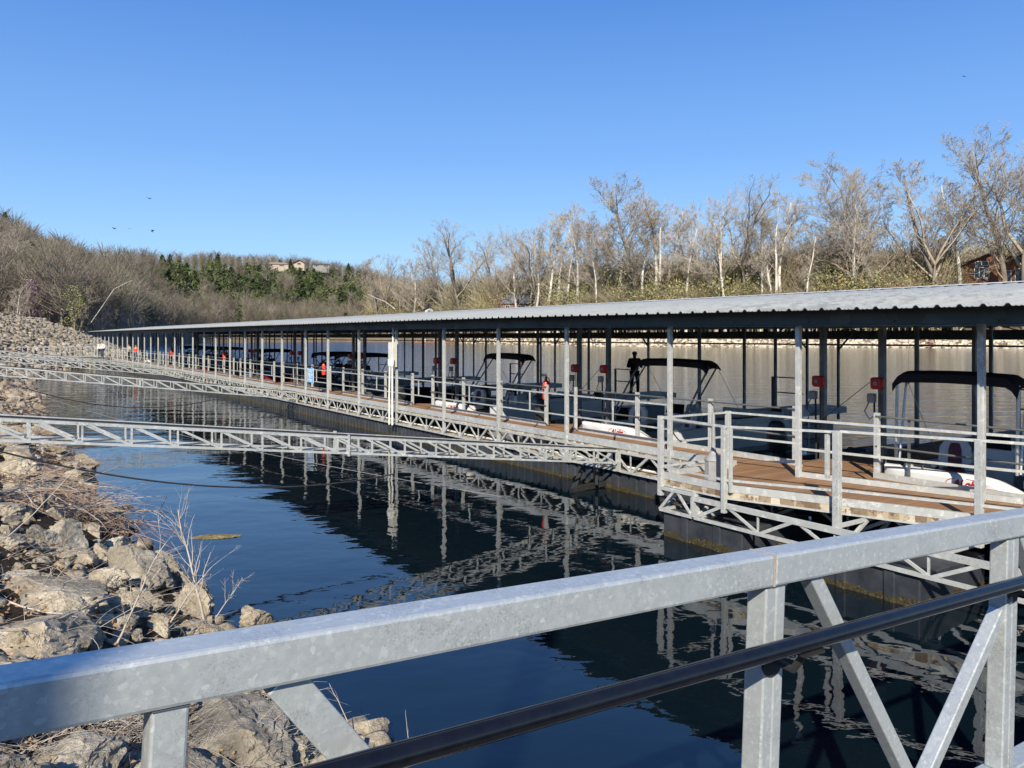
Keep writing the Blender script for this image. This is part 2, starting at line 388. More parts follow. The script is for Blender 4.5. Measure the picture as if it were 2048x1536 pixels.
rng = np.random.default_rng(7); random.seed(5)
ORD = ['first', 'second', 'third', 'fourth', 'fifth', 'sixth', 'seventh', 'eighth', 'ninth', 'tenth', 'eleventh', 'twelfth', 'thirteenth', 'fourteenth', 'fifteenth', 'sixteenth', 'seventeenth', 'eighteenth', 'nineteenth', 'twentieth', 'twenty-first', 'twenty-second', 'twenty-third', 'twenty-fourth', 'twenty-fifth', 'twenty-sixth', 'twenty-seventh', 'twenty-eighth', 'twenty-ninth', 'thirtieth']
# ================================================================= SETTING
from mathutils import noise as mn
def grid_np(name, nx, ny, fn, mat, kind='structure', smooth=True):
    V = np.array([fn(i, j) for j in range(ny) for i in range(nx)], np.float32)
    i, j = np.meshgrid(np.arange(nx - 1), np.arange(ny - 1)); b = (j * nx + i).ravel()
    o = np_mesh(name, V, np.stack([b, b + 1, b + nx + 1, b + nx], 1), mat, smooth=smooth); o['kind'] = kind; return o

mb = MB(); mb.quad((-3000, -60, 0), (3000, -60, 0), (3000, 5000, 0), (-3000, 5000, 0)); mb.build('lake_water', WATER_M)['kind'] = 'structure'

US = [-20, -8, 5, 7.5, 10, 11.5, 13, 18, 24, 30, 38, 45, 70, 90, 110, 125, 150]
VS = [2.4, 2.5, 2.7, 2.55, 2.45, 2.3, 2.25, 2.0, 2.2, 1.7, 2.2, 2.3, 2.8, 6, 12, 17, 24]
def shore_v(u):
    return lerp(u, US, VS) + .28 * mn.noise(Vector((u * .55, 3.1, 0))) + .15 * mn.noise(Vector((u * 1.7, 9.1, 0)))
def bank_z(u, v):
    s = shore_v(u) - v
    z = s * ((.46 if u < 60 else .40) if s > 0 else .6)
    z = min(z, 5.9 + .03 * s) if u > 60 else min(z, 4 + .05 * s)
    return max(z + .10 * mn.noise(Vector((u * .8, v * .8, 0))) + .05 * mn.noise(Vector((u * 2.5, v * 2.5, 5))), -1.5)
vs_ = list(np.linspace(-1, 4.6, 57)); us_ = list(np.linspace(-6, 40, 160))
def bank_grid(name, U, Vv, rel=False):
    def fn(i, j):
        u = U[j]; v = Vv[i] + (shore_v(u) if rel else 0); return P(u, v, bank_z(u, v))
    return grid_np(name, len(Vv), len(U), fn, BANK_M)
bank_grid('near_bank', us_, vs_)
bank_grid('bank_slope', list(np.linspace(-20, 40, 40)), [-60, -30, -12, -8, -4, -2, -1])
bank_grid('levee_slope', list(np.linspace(40, 160, 90)), [-80, -40, -22, -18] + list(np.linspace(-16, 2, 30)), True)

XT = [-600, 0, 100, 160, 250, 300, 400, 600, 740, 800, 900, 1000, 1200, 1500, 2048, 2800]
YS_ = [130, 150, 150, 152, 205, 300, 400, 470, 500, 480, 414, 340, 272, 250, 224, 200]
HM = [49, 46, 35, 29, 34, 47, 60, 61, 54, 40, 20, 10, 8, 9, 11, 13]
LR = [200, 200, 200, 200, 210, 220, 250, 240, 240, 200, 120, 60, 60, 60, 70, 70]
def shoreY(x): return lerp(x, XT, YS_)
def far_z(x, d):
    if d <= 0: return max(-.5, d * .3)
    b = min(d * .62, 4.2)
    t = min(max((d - 5) / lerp(x, XT, LR), 0), 1); hm = lerp(x, XT, HM)
    z = b + (hm - 4.2) * (t * t * (3 - 2 * t) * .5 + t * .5)
    z += mn.noise(Vector((x * .02, d * .03, 0))) * min(d * .03, 3.2) + mn.noise(Vector((x * .006, d * .01, 4))) * min(d * .03, 6)
    return z - max(0, d - 350) * .12
DS = [-6, 0, 1, 2, 3, 4.5, 6, 8, 12] + list(range(20, 360, 12)) + [400, 500, 700, 1000]
XS = list(range(-600, 2801, 20))
def far_pt(x, d, dz=0):
    Y = shoreY(x) + d; return Vector(((x - 1024) / 1539 * Y, Y, far_z(x, d) + dz))
grid_np('hills', len(XS), len(DS), lambda i, j: far_pt(XS[i], DS[j]), LITTER_M)

# ---- rocks
def ico(sub):
    bm = bmesh.new(); bmesh.ops.create_icosphere(bm, subdivisions=sub, radius=1)
    V = np.array([v.co[:] for v in bm.verts]); F = np.array([[v.index for v in f.verts] for f in bm.faces]); bm.free(); return V, F
def rock_np(sub, seed, rough=.10, flat=.75, cuts=14):
    V, F = ico(sub); V = V.copy(); r = np.random.default_rng(seed)
    for _ in range(cuts):
        n = r.normal(size=3); n /= np.linalg.norm(n); h = r.uniform(.38, .85)
        d = V @ n; m = d > h; V[m] -= np.outer((d[m] - h) * .97, n)
    off = Vector(r.uniform(0, 50, 3))
    if rough:
        for i, p in enumerate(V):
            q = Vector(p) + off
            k = 1 + rough * (mn.noise(q * 1.6) * .7 + abs(mn.noise(q * 3.3)) * 1.0 + .55 * abs(mn.noise(q * 8)) + .38 * mn.noise(q * 17))
            V[i] = p * k
    V[:, 2] *= flat; V[:, 0] *= 1.15
    return V, F
rprotos = [rock_np(2, 100 + i, 0.12, .7, 9) for i in range(6)]
def rock_field(name, pts, sizes, mat, seed, kind='stuff', smooth=False):
    r = np.random.default_rng(seed); Vs = []; Fs = []; n0 = 0; pts = np.array(pts); sizes = np.array(sizes)
    grp = r.integers(0, len(rprotos), len(pts))
    for g, (V, F) in enumerate(rprotos):
        m = grp == g
        if not m.any(): continue
        k = m.sum(); ang = r.uniform(0, 6.28, k)
        tilt = Matrix.Rotation(.35 * g, 3, 'X'); V2 = V @ np.array(tilt).T
        W, FF, _ = instance(V2, F, pts[m], np.c_[sizes[m], sizes[m] * r.uniform(.5, 1.1, k)], ang, np.zeros((k, 3)))
        Vs.append(W); Fs.append(FF + n0); n0 += len(W)
    o = np_mesh(name, np.concatenate(Vs), np.concatenate(Fs), mat, smooth=smooth); o['kind'] = kind; return o
pts = []; sz = []
for _ in range(3600):
    x = rng.uniform(900, 2300); d = rng.uniform(-.3, 7.5) ** 1.0
    pts.append(far_pt(x, d)); sz.append(abs(rng.normal(.42, .26)) + .16)
rock_field('far_riprap', pts, sz, ROCK_BANK, 1)
pts = []; sz = []
for _ in range(10500):
    u = rng.uniform(50, 150); s = rng.uniform(-.5, 17); v = shore_v(u) - s
    if v > -.6: pts.append(P(u, v, bank_z(u, v))); sz.append(abs(rng.normal(.17, .13)) + .10)
rock_field('levee_riprap', pts, sz, ROCK_FAR, 2)
pts = []; sz = []
for _ in range(3000):
    u = 3.5 + 46 * rng.random() ** 1.7; v = rng.uniform(-1, shore_v(u) + .25)
    pts.append(P(u, v, bank_z(u, v) + .0)); sz.append(abs(rng.normal(.03, .05)) + .02 + .0014 * u)
rock_field('small_riprap', pts, sz, ROCK_M, 3)
# ================================================================= THE COVERED DOCK
dock = thing('covered_boat_dock', 'long floating boat dock with a ribbed metal roof on thin galvanised posts', 'boat dock', P(0, 12, 0))
bpy.context.view_layer.update(); DINV = Matrix.Translation(-P(0, 12, 0))
def dpart(mb, name, mat, **kw):
    o = mb.build(name, mat, None, **kw); o.parent = dock; o.matrix_parent_inverse = DINV; return o
def sub(mb, name, mat, par, **kw):
    o = mb.build(name, mat, None, **kw); o.parent = par; o.matrix_parent_inverse = DINV if par.parent is None else Matrix.Identity(4); return o
EU = [-4, 4.5, 6.9, 8.8, 11.3, 14.7, 17.8, 24.2, 43.6, 61.8, 110, 120]
EH = [.41, .414, .43, .447, .462, .484, .498, .515, .553, .57, .61, .62]
def eave(u): return H + lerp(u, EU, EH)
def ridge(u): return H + 1.12 + .001 * u
VE, VR, VB = 11.18, 18.3, 25.0
U0, U1 = -3.0, 113.0
axU, axV, axZ = Vector((DX, DY, 0)), Vector((NX, NY, 0)), Vector((0, 0, 1))
AX = (axV, axU, axZ)
# roof sheet: trapezoid ribs one foot apart, two slopes
prof = [(0, 0), (.03, .037), (.07, .037), (.10, 0), (.17, 0), (.178, .007), (.195, .007), (.203, 0), (.24, 0), (.248, .007), (.262, .007), (.27, 0)]
us = []; hs = []
k = 0
while U0 + k * .305 < U1:
    for a, b in prof: us.append(U0 + k * .305 + a); hs.append(b)
    k += 1
us = np.array(us); hs = np.array(hs); ez = np.interp(us, EU, EH) + H; rz = H + 1.12 + .001 * us
def pv(u, v, z): return np.stack([NX * v + DX * u, NY * v + DY * u, z], 1)
T = .012
rows = [pv(us, np.full_like(us, VE), ez + hs - T), pv(us, np.full_like(us, VE), ez + hs), pv(us, np.full_like(us, VR - .02), rz + hs),
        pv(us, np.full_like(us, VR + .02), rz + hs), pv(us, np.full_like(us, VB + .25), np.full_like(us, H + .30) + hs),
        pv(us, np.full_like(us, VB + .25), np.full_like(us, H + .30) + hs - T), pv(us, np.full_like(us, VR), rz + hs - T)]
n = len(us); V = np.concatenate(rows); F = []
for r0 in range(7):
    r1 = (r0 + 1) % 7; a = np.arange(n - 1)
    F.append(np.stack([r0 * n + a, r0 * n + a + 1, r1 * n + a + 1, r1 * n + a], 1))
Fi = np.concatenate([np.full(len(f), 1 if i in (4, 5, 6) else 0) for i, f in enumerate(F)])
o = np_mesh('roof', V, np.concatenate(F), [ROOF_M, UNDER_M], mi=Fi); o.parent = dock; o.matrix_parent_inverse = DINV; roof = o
cap = MB()
for i in range(38):
    a = U0 + i * 3.06; b = a + 3.07
    for s_ in (-1, 1):
        cap.box(P((a + b) / 2, VR + s_ * .08, ridge(a) + .052 - .003), (.17, b - a, .012), 0, (Vector((NX, NY, -s_ * .1)).normalized(), axU, Vector((NX * s_ * .1, NY * s_ * .1, 1)).normalized()))
cap.build('ridge_cap', PVC if False else mat_galv('bright_ridge_cap', (.62, .62, .62), (.74, .74, .74), 1.5, .15, .4, False), None)
rc = bpy.context.scene.objects['ridge_cap']; rc.parent = roof
# fascia beam in front, edge angle under it, rear fascia
fas = MB(); ang = MB(); rear = MB(); tie = MB()
st = U0
bolts = MB()
while st < U1:
    b = min(st + 6.1, U1); m0, m1 = eave(st), eave(b)
    p0, p1 = P(st + .004, 11.74, m0 - .11), P(b - .004, 11.74, m1 - .11)
    fas.bar(p0, p1, .05, .27)
    ang.bar(p0 + Vector((0, 0, -.152)) - axV * .03, p1 + Vector((0, 0, -.152)) - axV * .03, .085, .012)
    for q in range(int((b - st) / 1.5)):
        uu = st + .4 + q * 1.5; bolts.tube([P(uu, 11.712, eave(uu) - .19), P(uu, 11.70, eave(uu) - .19)], .014, 6)
    rear.bar(P(st + .004, VB, H + .05), P(b - .004, VB, H + .05), .06, .30)
    tie.bar(P(st, VB + .01, H - .29), P(b, VB + .01, H - .29), .07, .06)
    st = b
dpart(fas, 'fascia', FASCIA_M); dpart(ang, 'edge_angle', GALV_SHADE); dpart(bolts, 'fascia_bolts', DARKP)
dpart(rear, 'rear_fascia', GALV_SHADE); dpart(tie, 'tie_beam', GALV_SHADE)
# outer posts, placed where they stand along the walkway
PX = [1597, 1340, 1133.5, 997, 888, 793, 718, 656, 611.4, 564, 524.6, 490, 460, 431.3, 408.4, 385.8, 365, 349.5, 331.9, 316.3, 301.6, 288.9, 276.5, 265.9, 254.7, 245, 235.2, 226, 217.6, 209.8, 202, 195.5, 188.3]
PU = [u_at(x, 11.85) for x in PX]
def post(u, v, ztop, zbot, w_=.085, mat=GALV, name='post'):
    mb = MB(); mb.bar(P(u, v, zbot), P(u, v, ztop), w_, w_, up=axV); return dpart(mb, name, mat, bevel=.006)
for u in PU: post(u, 11.85, eave(u) - .245, .47)
post(5.55, 12.42, eave(5.8) - .1, 1.0, .09)
post(2.6, 13.15, eave(2.6) + .1, 1.0, .09)
# finger piers
FING = [8.25 + 8.1 * k for k in range(-1, 13)]
Z_D = 1.02; FING[1] += .38
for k, uc in enumerate(FING):
    for s_ in (-1, 1):
        for v in (14.0, 17.6, 21.2, 24.7):
            zt = lerp(v, [VE, VR, VB], [eave(uc), ridge(uc), H + .3]) - .06
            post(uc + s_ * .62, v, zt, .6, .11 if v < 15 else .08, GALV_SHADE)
            if k < 6 and v > 15:
                b_ = MB(); b_.bar(P(uc + s_ * .62, v - .0, zt - .75), P(uc + s_ * 1.25, v, zt - .05), .05, .05); dpart(b_, 'knee_brace', GALV_SHADE)
    for v in (13.9, 17.5, 21.1):
        b_ = MB(); zt = lerp(v, [VE, VR, VB], [eave(uc), ridge(uc), H + .3]) - .08
        b_.bar(P(uc - 4.05, v, zt - .08), P(uc + 4.04, v, zt - .08), .06, .14); dpart(b_, 'roof_beam', GALV_SHADE)
    fd = MB(); fd.box(P(uc, 19.0, Z_D - .03), (12.2, 1.22, .06), 0, AX); dpart(fd, 'finger_deck', DECK_F)
    fr = MB()
    for s_ in (-1, 1): fr.box(P(uc + s_ * .635, 19.0, Z_D - .1), (12.2, .04, .22), 0, AX)
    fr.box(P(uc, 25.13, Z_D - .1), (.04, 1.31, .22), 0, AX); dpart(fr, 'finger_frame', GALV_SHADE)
    ff = MB()
    for v in (14.5, 17.5, 20.5, 23.5): ff.box(P(uc, v, .24), (2.2, 1.0, .5), 0, AX)
    dpart(ff, 'finger_float', FLOAT_M, bevel=.03)
    if k < 8:   # end rail of the finger
        er = MB()
        for z in (Z_D + .55, Z_D + 1.07): er.bar(P(uc - .6, 22.7, z), P(uc + .6, 22.7, z), .04)
        er.bar(P(uc + .6, 22.7, Z_D), P(uc + .6, 22.7, Z_D + 1.09), .1, .04); dpart(er, 'end_rail', GALV_SHADE)
for k in range(5):   # triangular corner decks between walkway and finger
    uc = FING[k + 1]
    for s_ in (-1, 1):
        t3 = MB()
        a, b, c_ = P(uc + s_ * .62, 12.93, Z_D), P(uc + s_ * 1.35, 12.93, Z_D), P(uc + s_ * .62, 13.75, Z_D)
        lo = [p - Vector((0, 0, .08)) for p in (a, b, c_)]
        t3.add([a, b, c_] + lo, [(0, 1, 2) if s_ > 0 else (2, 1, 0), (3, 4, 5), (0, 1, 4, 3), (1, 2, 5, 4), (2, 0, 3, 5)])
        dpart(t3, 'corner_deck', DECK_M)
# walkway deck, curbs, rim
seg = [(-3, 6.2)] + [(6.2 + i * 6.1, 6.2 + (i + 1) * 6.1) for i in range(18)]
for a, b in seg:
    ac = max(a, 9.72)
    d = MB(); d.box(P((a + b) / 2, 12.37, Z_D - .02), (1.0, b - a - .006, .04), 0, AX)
    dpart(d, 'walkway_deck', DECK_M)
    c1 = MB()
    if a > 6: c1.box(P((ac + b) / 2, 11.87 + .03, 1.075), (.06, b - ac - .01, .09), 0, AX); c1.box(P((ac + b) / 2, 11.84, 1.045), (.012, b - ac - .01, .15), 0, AX)
    if a > 6: dpart(c1, 'curb', GALV)
    if a > 6:
        r_ = MB(); r_.box(P((ac + b) / 2, 11.87, .965), (.04, b - ac - .01, .085), 0, AX); dpart(r_, 'deck_rim', RIM_M)
# inner curbs along each slip
INN = []
for k in range(-1, 12):
    a = FING[k + 1] + .72; b = FING[k + 2] - .72 if k + 2 < len(FING) else a + 6
    INN.append((a, b))
INN[0] = (INN[0][0], 7.53); INN[1] = (8.97, INN[1][1])
for (a, b) in INN:
    c2 = MB(); c2.box(P((a + b) / 2, 12.90, 1.06), (.06, b - a, .12), 0, AX); dpart(c2, 'slip_curb', GALV)
# truss under the outer edge: one bay of bars between two posts
def truss(a, b, v, zt=.915, zb=.47, nb=None, chord=.055):
    m = MB(); L = b - a; nb = nb or max(2, int(round(L / 1.02)))
    m.bar(P(a, v, zt - .02), P(b, v, zt - .02), .05, chord); m.bar(P(a, v, zb), P(b, v, zb), .05, .05)
    for i in range(nb):
        x0 = a + L * i / nb; x1 = a + L * (i + 1) / nb; xm = (x0 + x1) / 2
        m.bar(P(x0, v, zb), P(xm - .03, v, zt - .03), .028, .04); m.bar(P(xm + .03, v, zt - .03), P(x1, v, zb), .045, .05)
        m.bar(P(x0 + .03, v + .015, zb), P(x0 + .03, v + .015, zt - .03), .026, .026)
    return m
edges = [9.7] + [u for u in PU if u > 9.8]
for a, b in zip(edges[:-1], edges[1:]): dpart(truss(a, b, 11.83), 'truss', GALV)
shelf = MB(); shelf.box(P(61, 12.05, .485), (.34, 103, .03), 0, AX); dpart(shelf, 'ledge', RIM_M)
pp = MB()
pts_ = [P(9.8 + i * 1.0, 12.0 + .0, .56 + .012 * math.sin(i * 1.7)) for i in range(100)]
pp.tube(pts_, .028, 6); dpart(pp, 'water_pipe', PVC)
# ribbed floats
def ribbed_float(a, b, v0, v1, zt=.44):
    m = MB(); ring0 = []; u = a; i = 0; out = []
    while u < b - .001:
        d = .0 if i % 2 == 0 else .035
        u2 = min(u + (.20 if i % 2 == 0 else .11), b)
        out += [(u, d), (u2 - .012, d)]; u = u2; i += 1
    top = [P(x, v0 + d, zt) for x, d in out]; bot = [P(x, v0 + d, -.4) for x, d in out]
    nt_ = len(out); vs = top + bot + [P(out[-1][0], v1, zt), P(out[0][0], v1, zt), P(out[-1][0], v1, -.4), P(out[0][0], v1, -.4)]
    fs = [(j, j + 1, nt_ + j + 1, nt_ + j) for j in range(nt_ - 1)]
    fs += [tuple(list(range(nt_ - 1, -1, -1)) + [2 * nt_ + 1, 2 * nt_])[::-1]]
    fs += [(nt_ - 1, 2 * nt_, 2 * nt_ + 2, 2 * nt_ - 1), (0, nt_, 2 * nt_ + 3, 2 * nt_ + 1), (2 * nt_, 2 * nt_ + 1, 2 * nt_ + 3, 2 * nt_ + 2)]
    m.add(vs, fs); return m
u = 10.3
while u < 112:
    L = 2.38
    dpart(ribbed_float(u, u + L, 11.9, 12.85), 'float', FLOAT_M); u += L + .06
# outer railing, one panel per bay
def rails(p0, p1, z0, z1, mid=.5, stile=True, r=.029):
    m = MB()
    for z in (2.06, 1.55):
        m.bar((p0[0], p0[1], z), (p1[0], p1[1], z), r, r + .004)
    if stile:
        q = (Vector(p0) * (1 - mid) + Vector(p1) * mid); m.bar((q[0], q[1], 1.55), (q[0], q[1], 2.05), .03, .03, up=axV)
    return m
for i in range(len(PU) - 1):
    if PU[i] > 9.5 and PU[i] < 100:
        dpart(rails(P(PU[i] + .04, 11.87), P(PU[i + 1] - .04, 11.87), 0, 0, .52, i > 0), 'railing', GALV)
# inner railing with posts along each slip
for j, (a, b) in enumerate(INN):
    if b < 8 or a > 100: continue
    xs = [a + .05, a + (b - a) * .35, a + (b - a) * .68, b - .05]
    if j == 1: xs = [9.15, 11.25, 13.5, 15.85]
    for x in xs:
        m = MB(); m.bar(P(x, 12.94, 1.0), P(x, 12.94, 2.16), .085, .085, up=axV); dpart(m, 'rail_post', GALV, bevel=.006)
    m = MB()
    for z in (2.1, 1.58):
        m.tube([P(a, 12.88, z), P(b, 12.88, z)], .019, 6)
        m.tube([P((a + b) / 2 - .12, 12.88, z), P((a + b) / 2 + .12, 12.88, z)], .027, 6)
    dpart(m, 'slip_rail', GALV_SHADE)
m = MB(); m.bar(P(7.5, 12.94, 1.0), P(7.5, 12.94, 2.16), .085, .085, up=axV); dpart(m, 'rail_post', GALV, bevel=.006)
m = MB(); m.bar(P(4.2, 13.2, 1.0), P(4.2, 13.2, 2.1), .08, .08, up=axV); dpart(m, 'rail_post', GALV, bevel=.006)
m = MB()
for z in (2.1, 1.58): m.tube([P(7.5, 12.9, z), P(5.9, 12.98, z - .02), P(3, 13.1, z - .04)], .019, 6)
m.bar(P(6.95, 12.97, 1.07), P(6.95, 12.97, 2.08), .035, .035, up=axV); dpart(m, 'slip_rail', GALV_SHADE)
# ---- platform on the shore side
c0, c1, c2, c3 = (9.68, 9.9), (8.3, 9.9), (5.0, 10.98), (-2.0, 13.2)
def poly_slab(pts2, zt, zb, mat, name):
    m = MB(); n_ = len(pts2); vs = [P(a, b, zt) for a, b in pts2] + [P(a, b, zb) for a, b in pts2]
    m.add(vs, [tuple(range(n_)), tuple(reversed(range(n_, 2 * n_)))] + [(i, n_ + i, n_ + (i + 1) % n_, (i + 1) % n_) for i in range(n_)])
    o = dpart(m, name, mat)
    bm = bmesh.new(); bm.from_mesh(o.data); bmesh.ops.recalc_face_normals(bm, faces=bm.faces); bm.to_mesh(o.data); bm.free(); return o
poly_slab([c0, c1, c2, c3, (-2, 13.6), (5.5, 12.88), (9.68, 12.88)], Z_D + .004, Z_D - .04, DECK_M, 'platform_deck')
def edge_run(a, b, z0, z1, th, mat, name, off=0):
    m = MB(); pa, pb = P(*a, (z0 + z1) / 2), P(*b, (z0 + z1) / 2); m.bar(pa, pb, th, z1 - z0); return dpart(m, name, mat)
for a, b in ((c0, c1), (c1, c2), (c2, c3), ((9.70, 9.92), (9.70, 11.8))):
    edge_run(a, b, 1.0, 1.115, .06, GALV, 'platform_curb'); edge_run(a, b, .905, .998, .05, RIM_M, 'platform_rim'); edge_run(a, b, .875, .905, .06, GALV, 'platform_angle')
# diagonal curb and rail from the roof post to the inner side
edge_run((8.31, 11.85), (5.06, 12.63), 1.03, 1.12, .07, GALV, 'diagonal_curb'); edge_run((5.05, 12.632), (0, 13.85), 1.03, 1.12, .07, GALV, 'diagonal_curb')
m = MB()
for z in (2.03, 1.52): m.bar(P(8.31, 11.87, z), P(5.6, 12.40, z), .034, .04)
m2 = P(7.0, 12.13); m.bar((m2.x, m2.y, 1.52), (m2.x, m2.y, 2.03), .035, .035, up=axV)
dpart(m, 'railing', GALV)
m = MB()
for z in (2.03, 1.52): m.bar(P(5.5, 12.45, z), P(2.2, 13.2, z), .034, .04)
dpart(m, 'railing', GALV)
# platform railing and its posts
PP = [((9.70, 9.86), .70, 2.10, .085), ((9.62, 11.55), 1.0, 2.10, .085), ((8.27, 9.83), .66, 2.06, .075), ((8.16, 9.86), 1.0, 2.06, .05), ((6.58, 10.30), .69, 2.12, .10), ((4.9, 10.9), .7, 2.13, .09), ((6.75, 10.32), 1.4, 2.1, .06)]
for (q, zb, zt, w_) in PP:
    m = MB(); m.bar(P(*q, zb), P(*q, zt), w_, w_, up=axV); dpart(m, 'rail_post', GALV, bevel=.005)
m = MB()
for z in (2.07, 1.56 - .35, ):
    m.bar(P(9.70, 9.88, z), P(8.3, 9.85, z - .02), .034, .036); m.bar(P(9.70, 9.88, z), P(9.64, 11.55, z), .034, .036)
    m.bar(P(8.27, 9.83, z - .02), P(6.6, 10.32, z + .03), .034, .036); m.bar(P(6.56, 10.34, z + .04), P(4.9, 10.9, z + .05), .034, .036)
    m.bar(P(4.9, 10.9, z + .05), P(1.5, 12.0, z + .05), .034, .036)
dpart(m, 'railing', GALV)
m = MB(); m.bar(P(9.70, 9.88, 1.62), P(9.64, 11.55, 1.62), .034, .036); m.bar(P(9.60, 11.58, 1.62), P(8.35, 11.80, 1.62), .034, .036); m.bar(P(9.60, 11.58, 2.07), P(8.35, 11.80, 2.07), .034, .036); dpart(m, 'railing', GALV)
# substructure of the platform
dpart(truss(8.95, 9.70, 9.84, .86, .46, 1), 'platform_truss', GALV)
dpart(truss(-1.5, 8.9, 9.84, .80, .46, 8, .085), 'platform_truss', GALV)
dpart(truss(-1.5, 9.6, 11.0, .84, .46, 8), 'platform_truss', GALV)
def vtruss(u, v0, v1, zt=.84, zb=.46):
    m = MB(); m.bar(P(u, v0, zt), P(u, v1, zt), .05); m.bar(P(u, v0, zb), P(u, v1, zb), .05)
    nb = max(1, int((v1 - v0) / .7))
    for i in range(nb):
        a = v0 + (v1 - v0) * i / nb; b = v0 + (v1 - v0) * (i + 1) / nb
        m.bar(P(u, a, zb), P(u, b, zt), .045)
    return m
for u in (9.66, 8.9, 6.3, 3.6, 1.0): dpart(vtruss(u, 9.86, 12.2), 'cross_truss', GALV)
m = MB()
for v in (9.84, 9.93): m.bar(P(8.92, v, .47), P(8.92, v, .88), .05, .06, up=axV)
dpart(m, 'platform_post', GALV)
for a in (7.95, 5.05, 1.9):
    m = MB(); m.box(P(a + .85, 10.75, .03), (1.75, 1.7 if a > 7 else 1.5, .82), 0, AX)
    for s_ in (-.35, .35): m.box(P(a + .85 + s_, 9.87, .03), (.04, .16, .81), 0, AX)
    dpart(m, 'float', FLOAT_M, bevel=.035)
for (u, v) in ((12.93, 11.83), (13.2, 11.83), (34.5, 11.83), (34.9, 11.83)):
    m = MB(); m.bar(P(u, v - .03, .46), P(u, v - .03, .9), .13, .04, up=axV); dpart(m, 'arm_bracket', GALV)
# ================================================================= BOATS
# local frame of a boat: x across (positive towards the far end of the dock), y towards the river, bow or stern at y=0, water at z=0
BROT = math.atan2(NY, NX) - R(90)                  # turns local +Y onto the v axis, local +X onto minus u
def text_mesh(name, body, size, mat, parent, loc, rot, shear=.25, extrude=.002):
    cu = bpy.data.curves.new(name, 'FONT'); cu.body = body; cu.size = size; cu.extrude = extrude; cu.shear = shear; cu.offset = size * .02
    cu.align_x = 'CENTER'; cu.align_y = 'CENTER'; cu.resolution_u = 4
    t = bpy.data.objects.new(name, cu); scene.collection.objects.link(t)
    dg = bpy.context.evaluated_depsgraph_get(); me = bpy.data.meshes.new_from_object(t.evaluated_get(dg)); me.materials.clear(); me.materials.append(mat)
    bpy.data.objects.remove(t); return link(name, me, parent, loc, rot)
LOGO = mat_noisy('logo_red', (.34, .015, .02), (.42, .02, .03), 30, .5)
BEIGE = mat_noisy('beige_vinyl', (.36, .32, .26), (.44, .40, .33), 5, .5)
SCREEN_M = mat_noisy('tinted_windscreen', (.01, .012, .016), (.02, .022, .03), 2, .08)

def captain_chair(par, x, y, z, rot, name='captain_chair'):
    m = MB(); m.tube([(0, 0, 0), (0, 0, .32)], .05, 8, 1)
    m.box((0, 0, .38), (.52, .5, .14)); m.box((0, -.02, .47), (.34, .36, .06), 2)
    prof = [(-.24, .42), (-.27, .62), (-.25, .85), (-.17, .98), (.17, .98), (.25, .85), (.27, .62), (.24, .42)]
    m.loft([[(a, .22 + (b - .42) * .18 + dy, b) for a, b in prof] for dy in (0, .12)])
    m.loft([[(a * .42, .20 + (b - .42) * .18 + dy, b * .9 + .05) for a, b in prof] for dy in (0, .03)], 2)
    for s_ in (-1, 1): m.box((s_ * .29, 0, .56), (.07, .42, .08))
    return m.build(name, [VINYL, ALU, MAROON], par, (x, y, z), (0, 0, rot), bevel=.015)
def outboard(par, x, y, z, s_=1.0, name='outboard_motor'):
    m = MB()
    rings = []
    for zz, wx, y0, y1 in ((.52, .14, -.10, .24), (.60, .20, -.16, .32), (.80, .22, -.18, .36), (1.02, .20, -.14, .34), (1.16, .15, -.04, .28), (1.20, .08, .04, .2)):
        rings.append([(wx * math.cos(t) * (1 if abs(math.cos(t)) < .8 else .95), (y0 + y1) / 2 + (y1 - y0) / 2 * math.sin(t), zz) for t in [i * math.pi / 6 for i in range(12)]])
    m.loft(rings, 0, True)
    o = m.build(name, DARKP, par, (x, y, z), smooth=True); o.scale = (s_, s_, s_)
    l = MB(); l.box((0, .08, .10), (.16, .22, .9)); l.box((0, -.16, .42), (.26, .22, .2)); l.box((0, .1, -.32), (.1, .5, .12)); l.build('motor_leg', DARKP, o, bevel=.02)
    return o
def bimini(par, x0, x1, y0, y1, zt, zb, py, legs=True, name='bimini_top', sag=.05):
    m = MB(); rings = []; nx = 24
    for i, yy in enumerate(np.linspace(y0, y1, 7)):
        t = (yy - y0) / (y1 - y0); crown = .04 * math.sin(math.pi * t) - (.0 if 0 < i < 6 else .015)
        up = []; lo = []
        for k in range(nx + 1):
            a = k / nx; xx = x0 + (x1 - x0) * a; e = min(a, 1 - a); zz = zt + crown + .035 * math.sin(math.pi * a) - (0 if e > .09 else .17 * (1 - e / .09) ** 2)
            up.append((xx, yy, zz)); lo.append((xx, yy, zz - (.15 if i == 0 else .03)))
        rings.append(up + lo[::-1])
    m.loft(rings, 0, True); o = m.build(name, CANVAS, par, smooth=True)
    for xx in (x0 + .03, x1 - .03):
        f = MB()
        f.tube([(xx, y0 + .12, zt - .12), (xx, py, zb)], .026, 6); f.tube([(xx, y1 - .12, zt - .12), (xx, py + .12, zb)], .022, 6)
        f.tube([(xx, y1 - .05, zt - .2), (xx, y1 + .9, zb + .05)], .007, 4)
        f.build('bimini_frame', ALU, o)
    return o
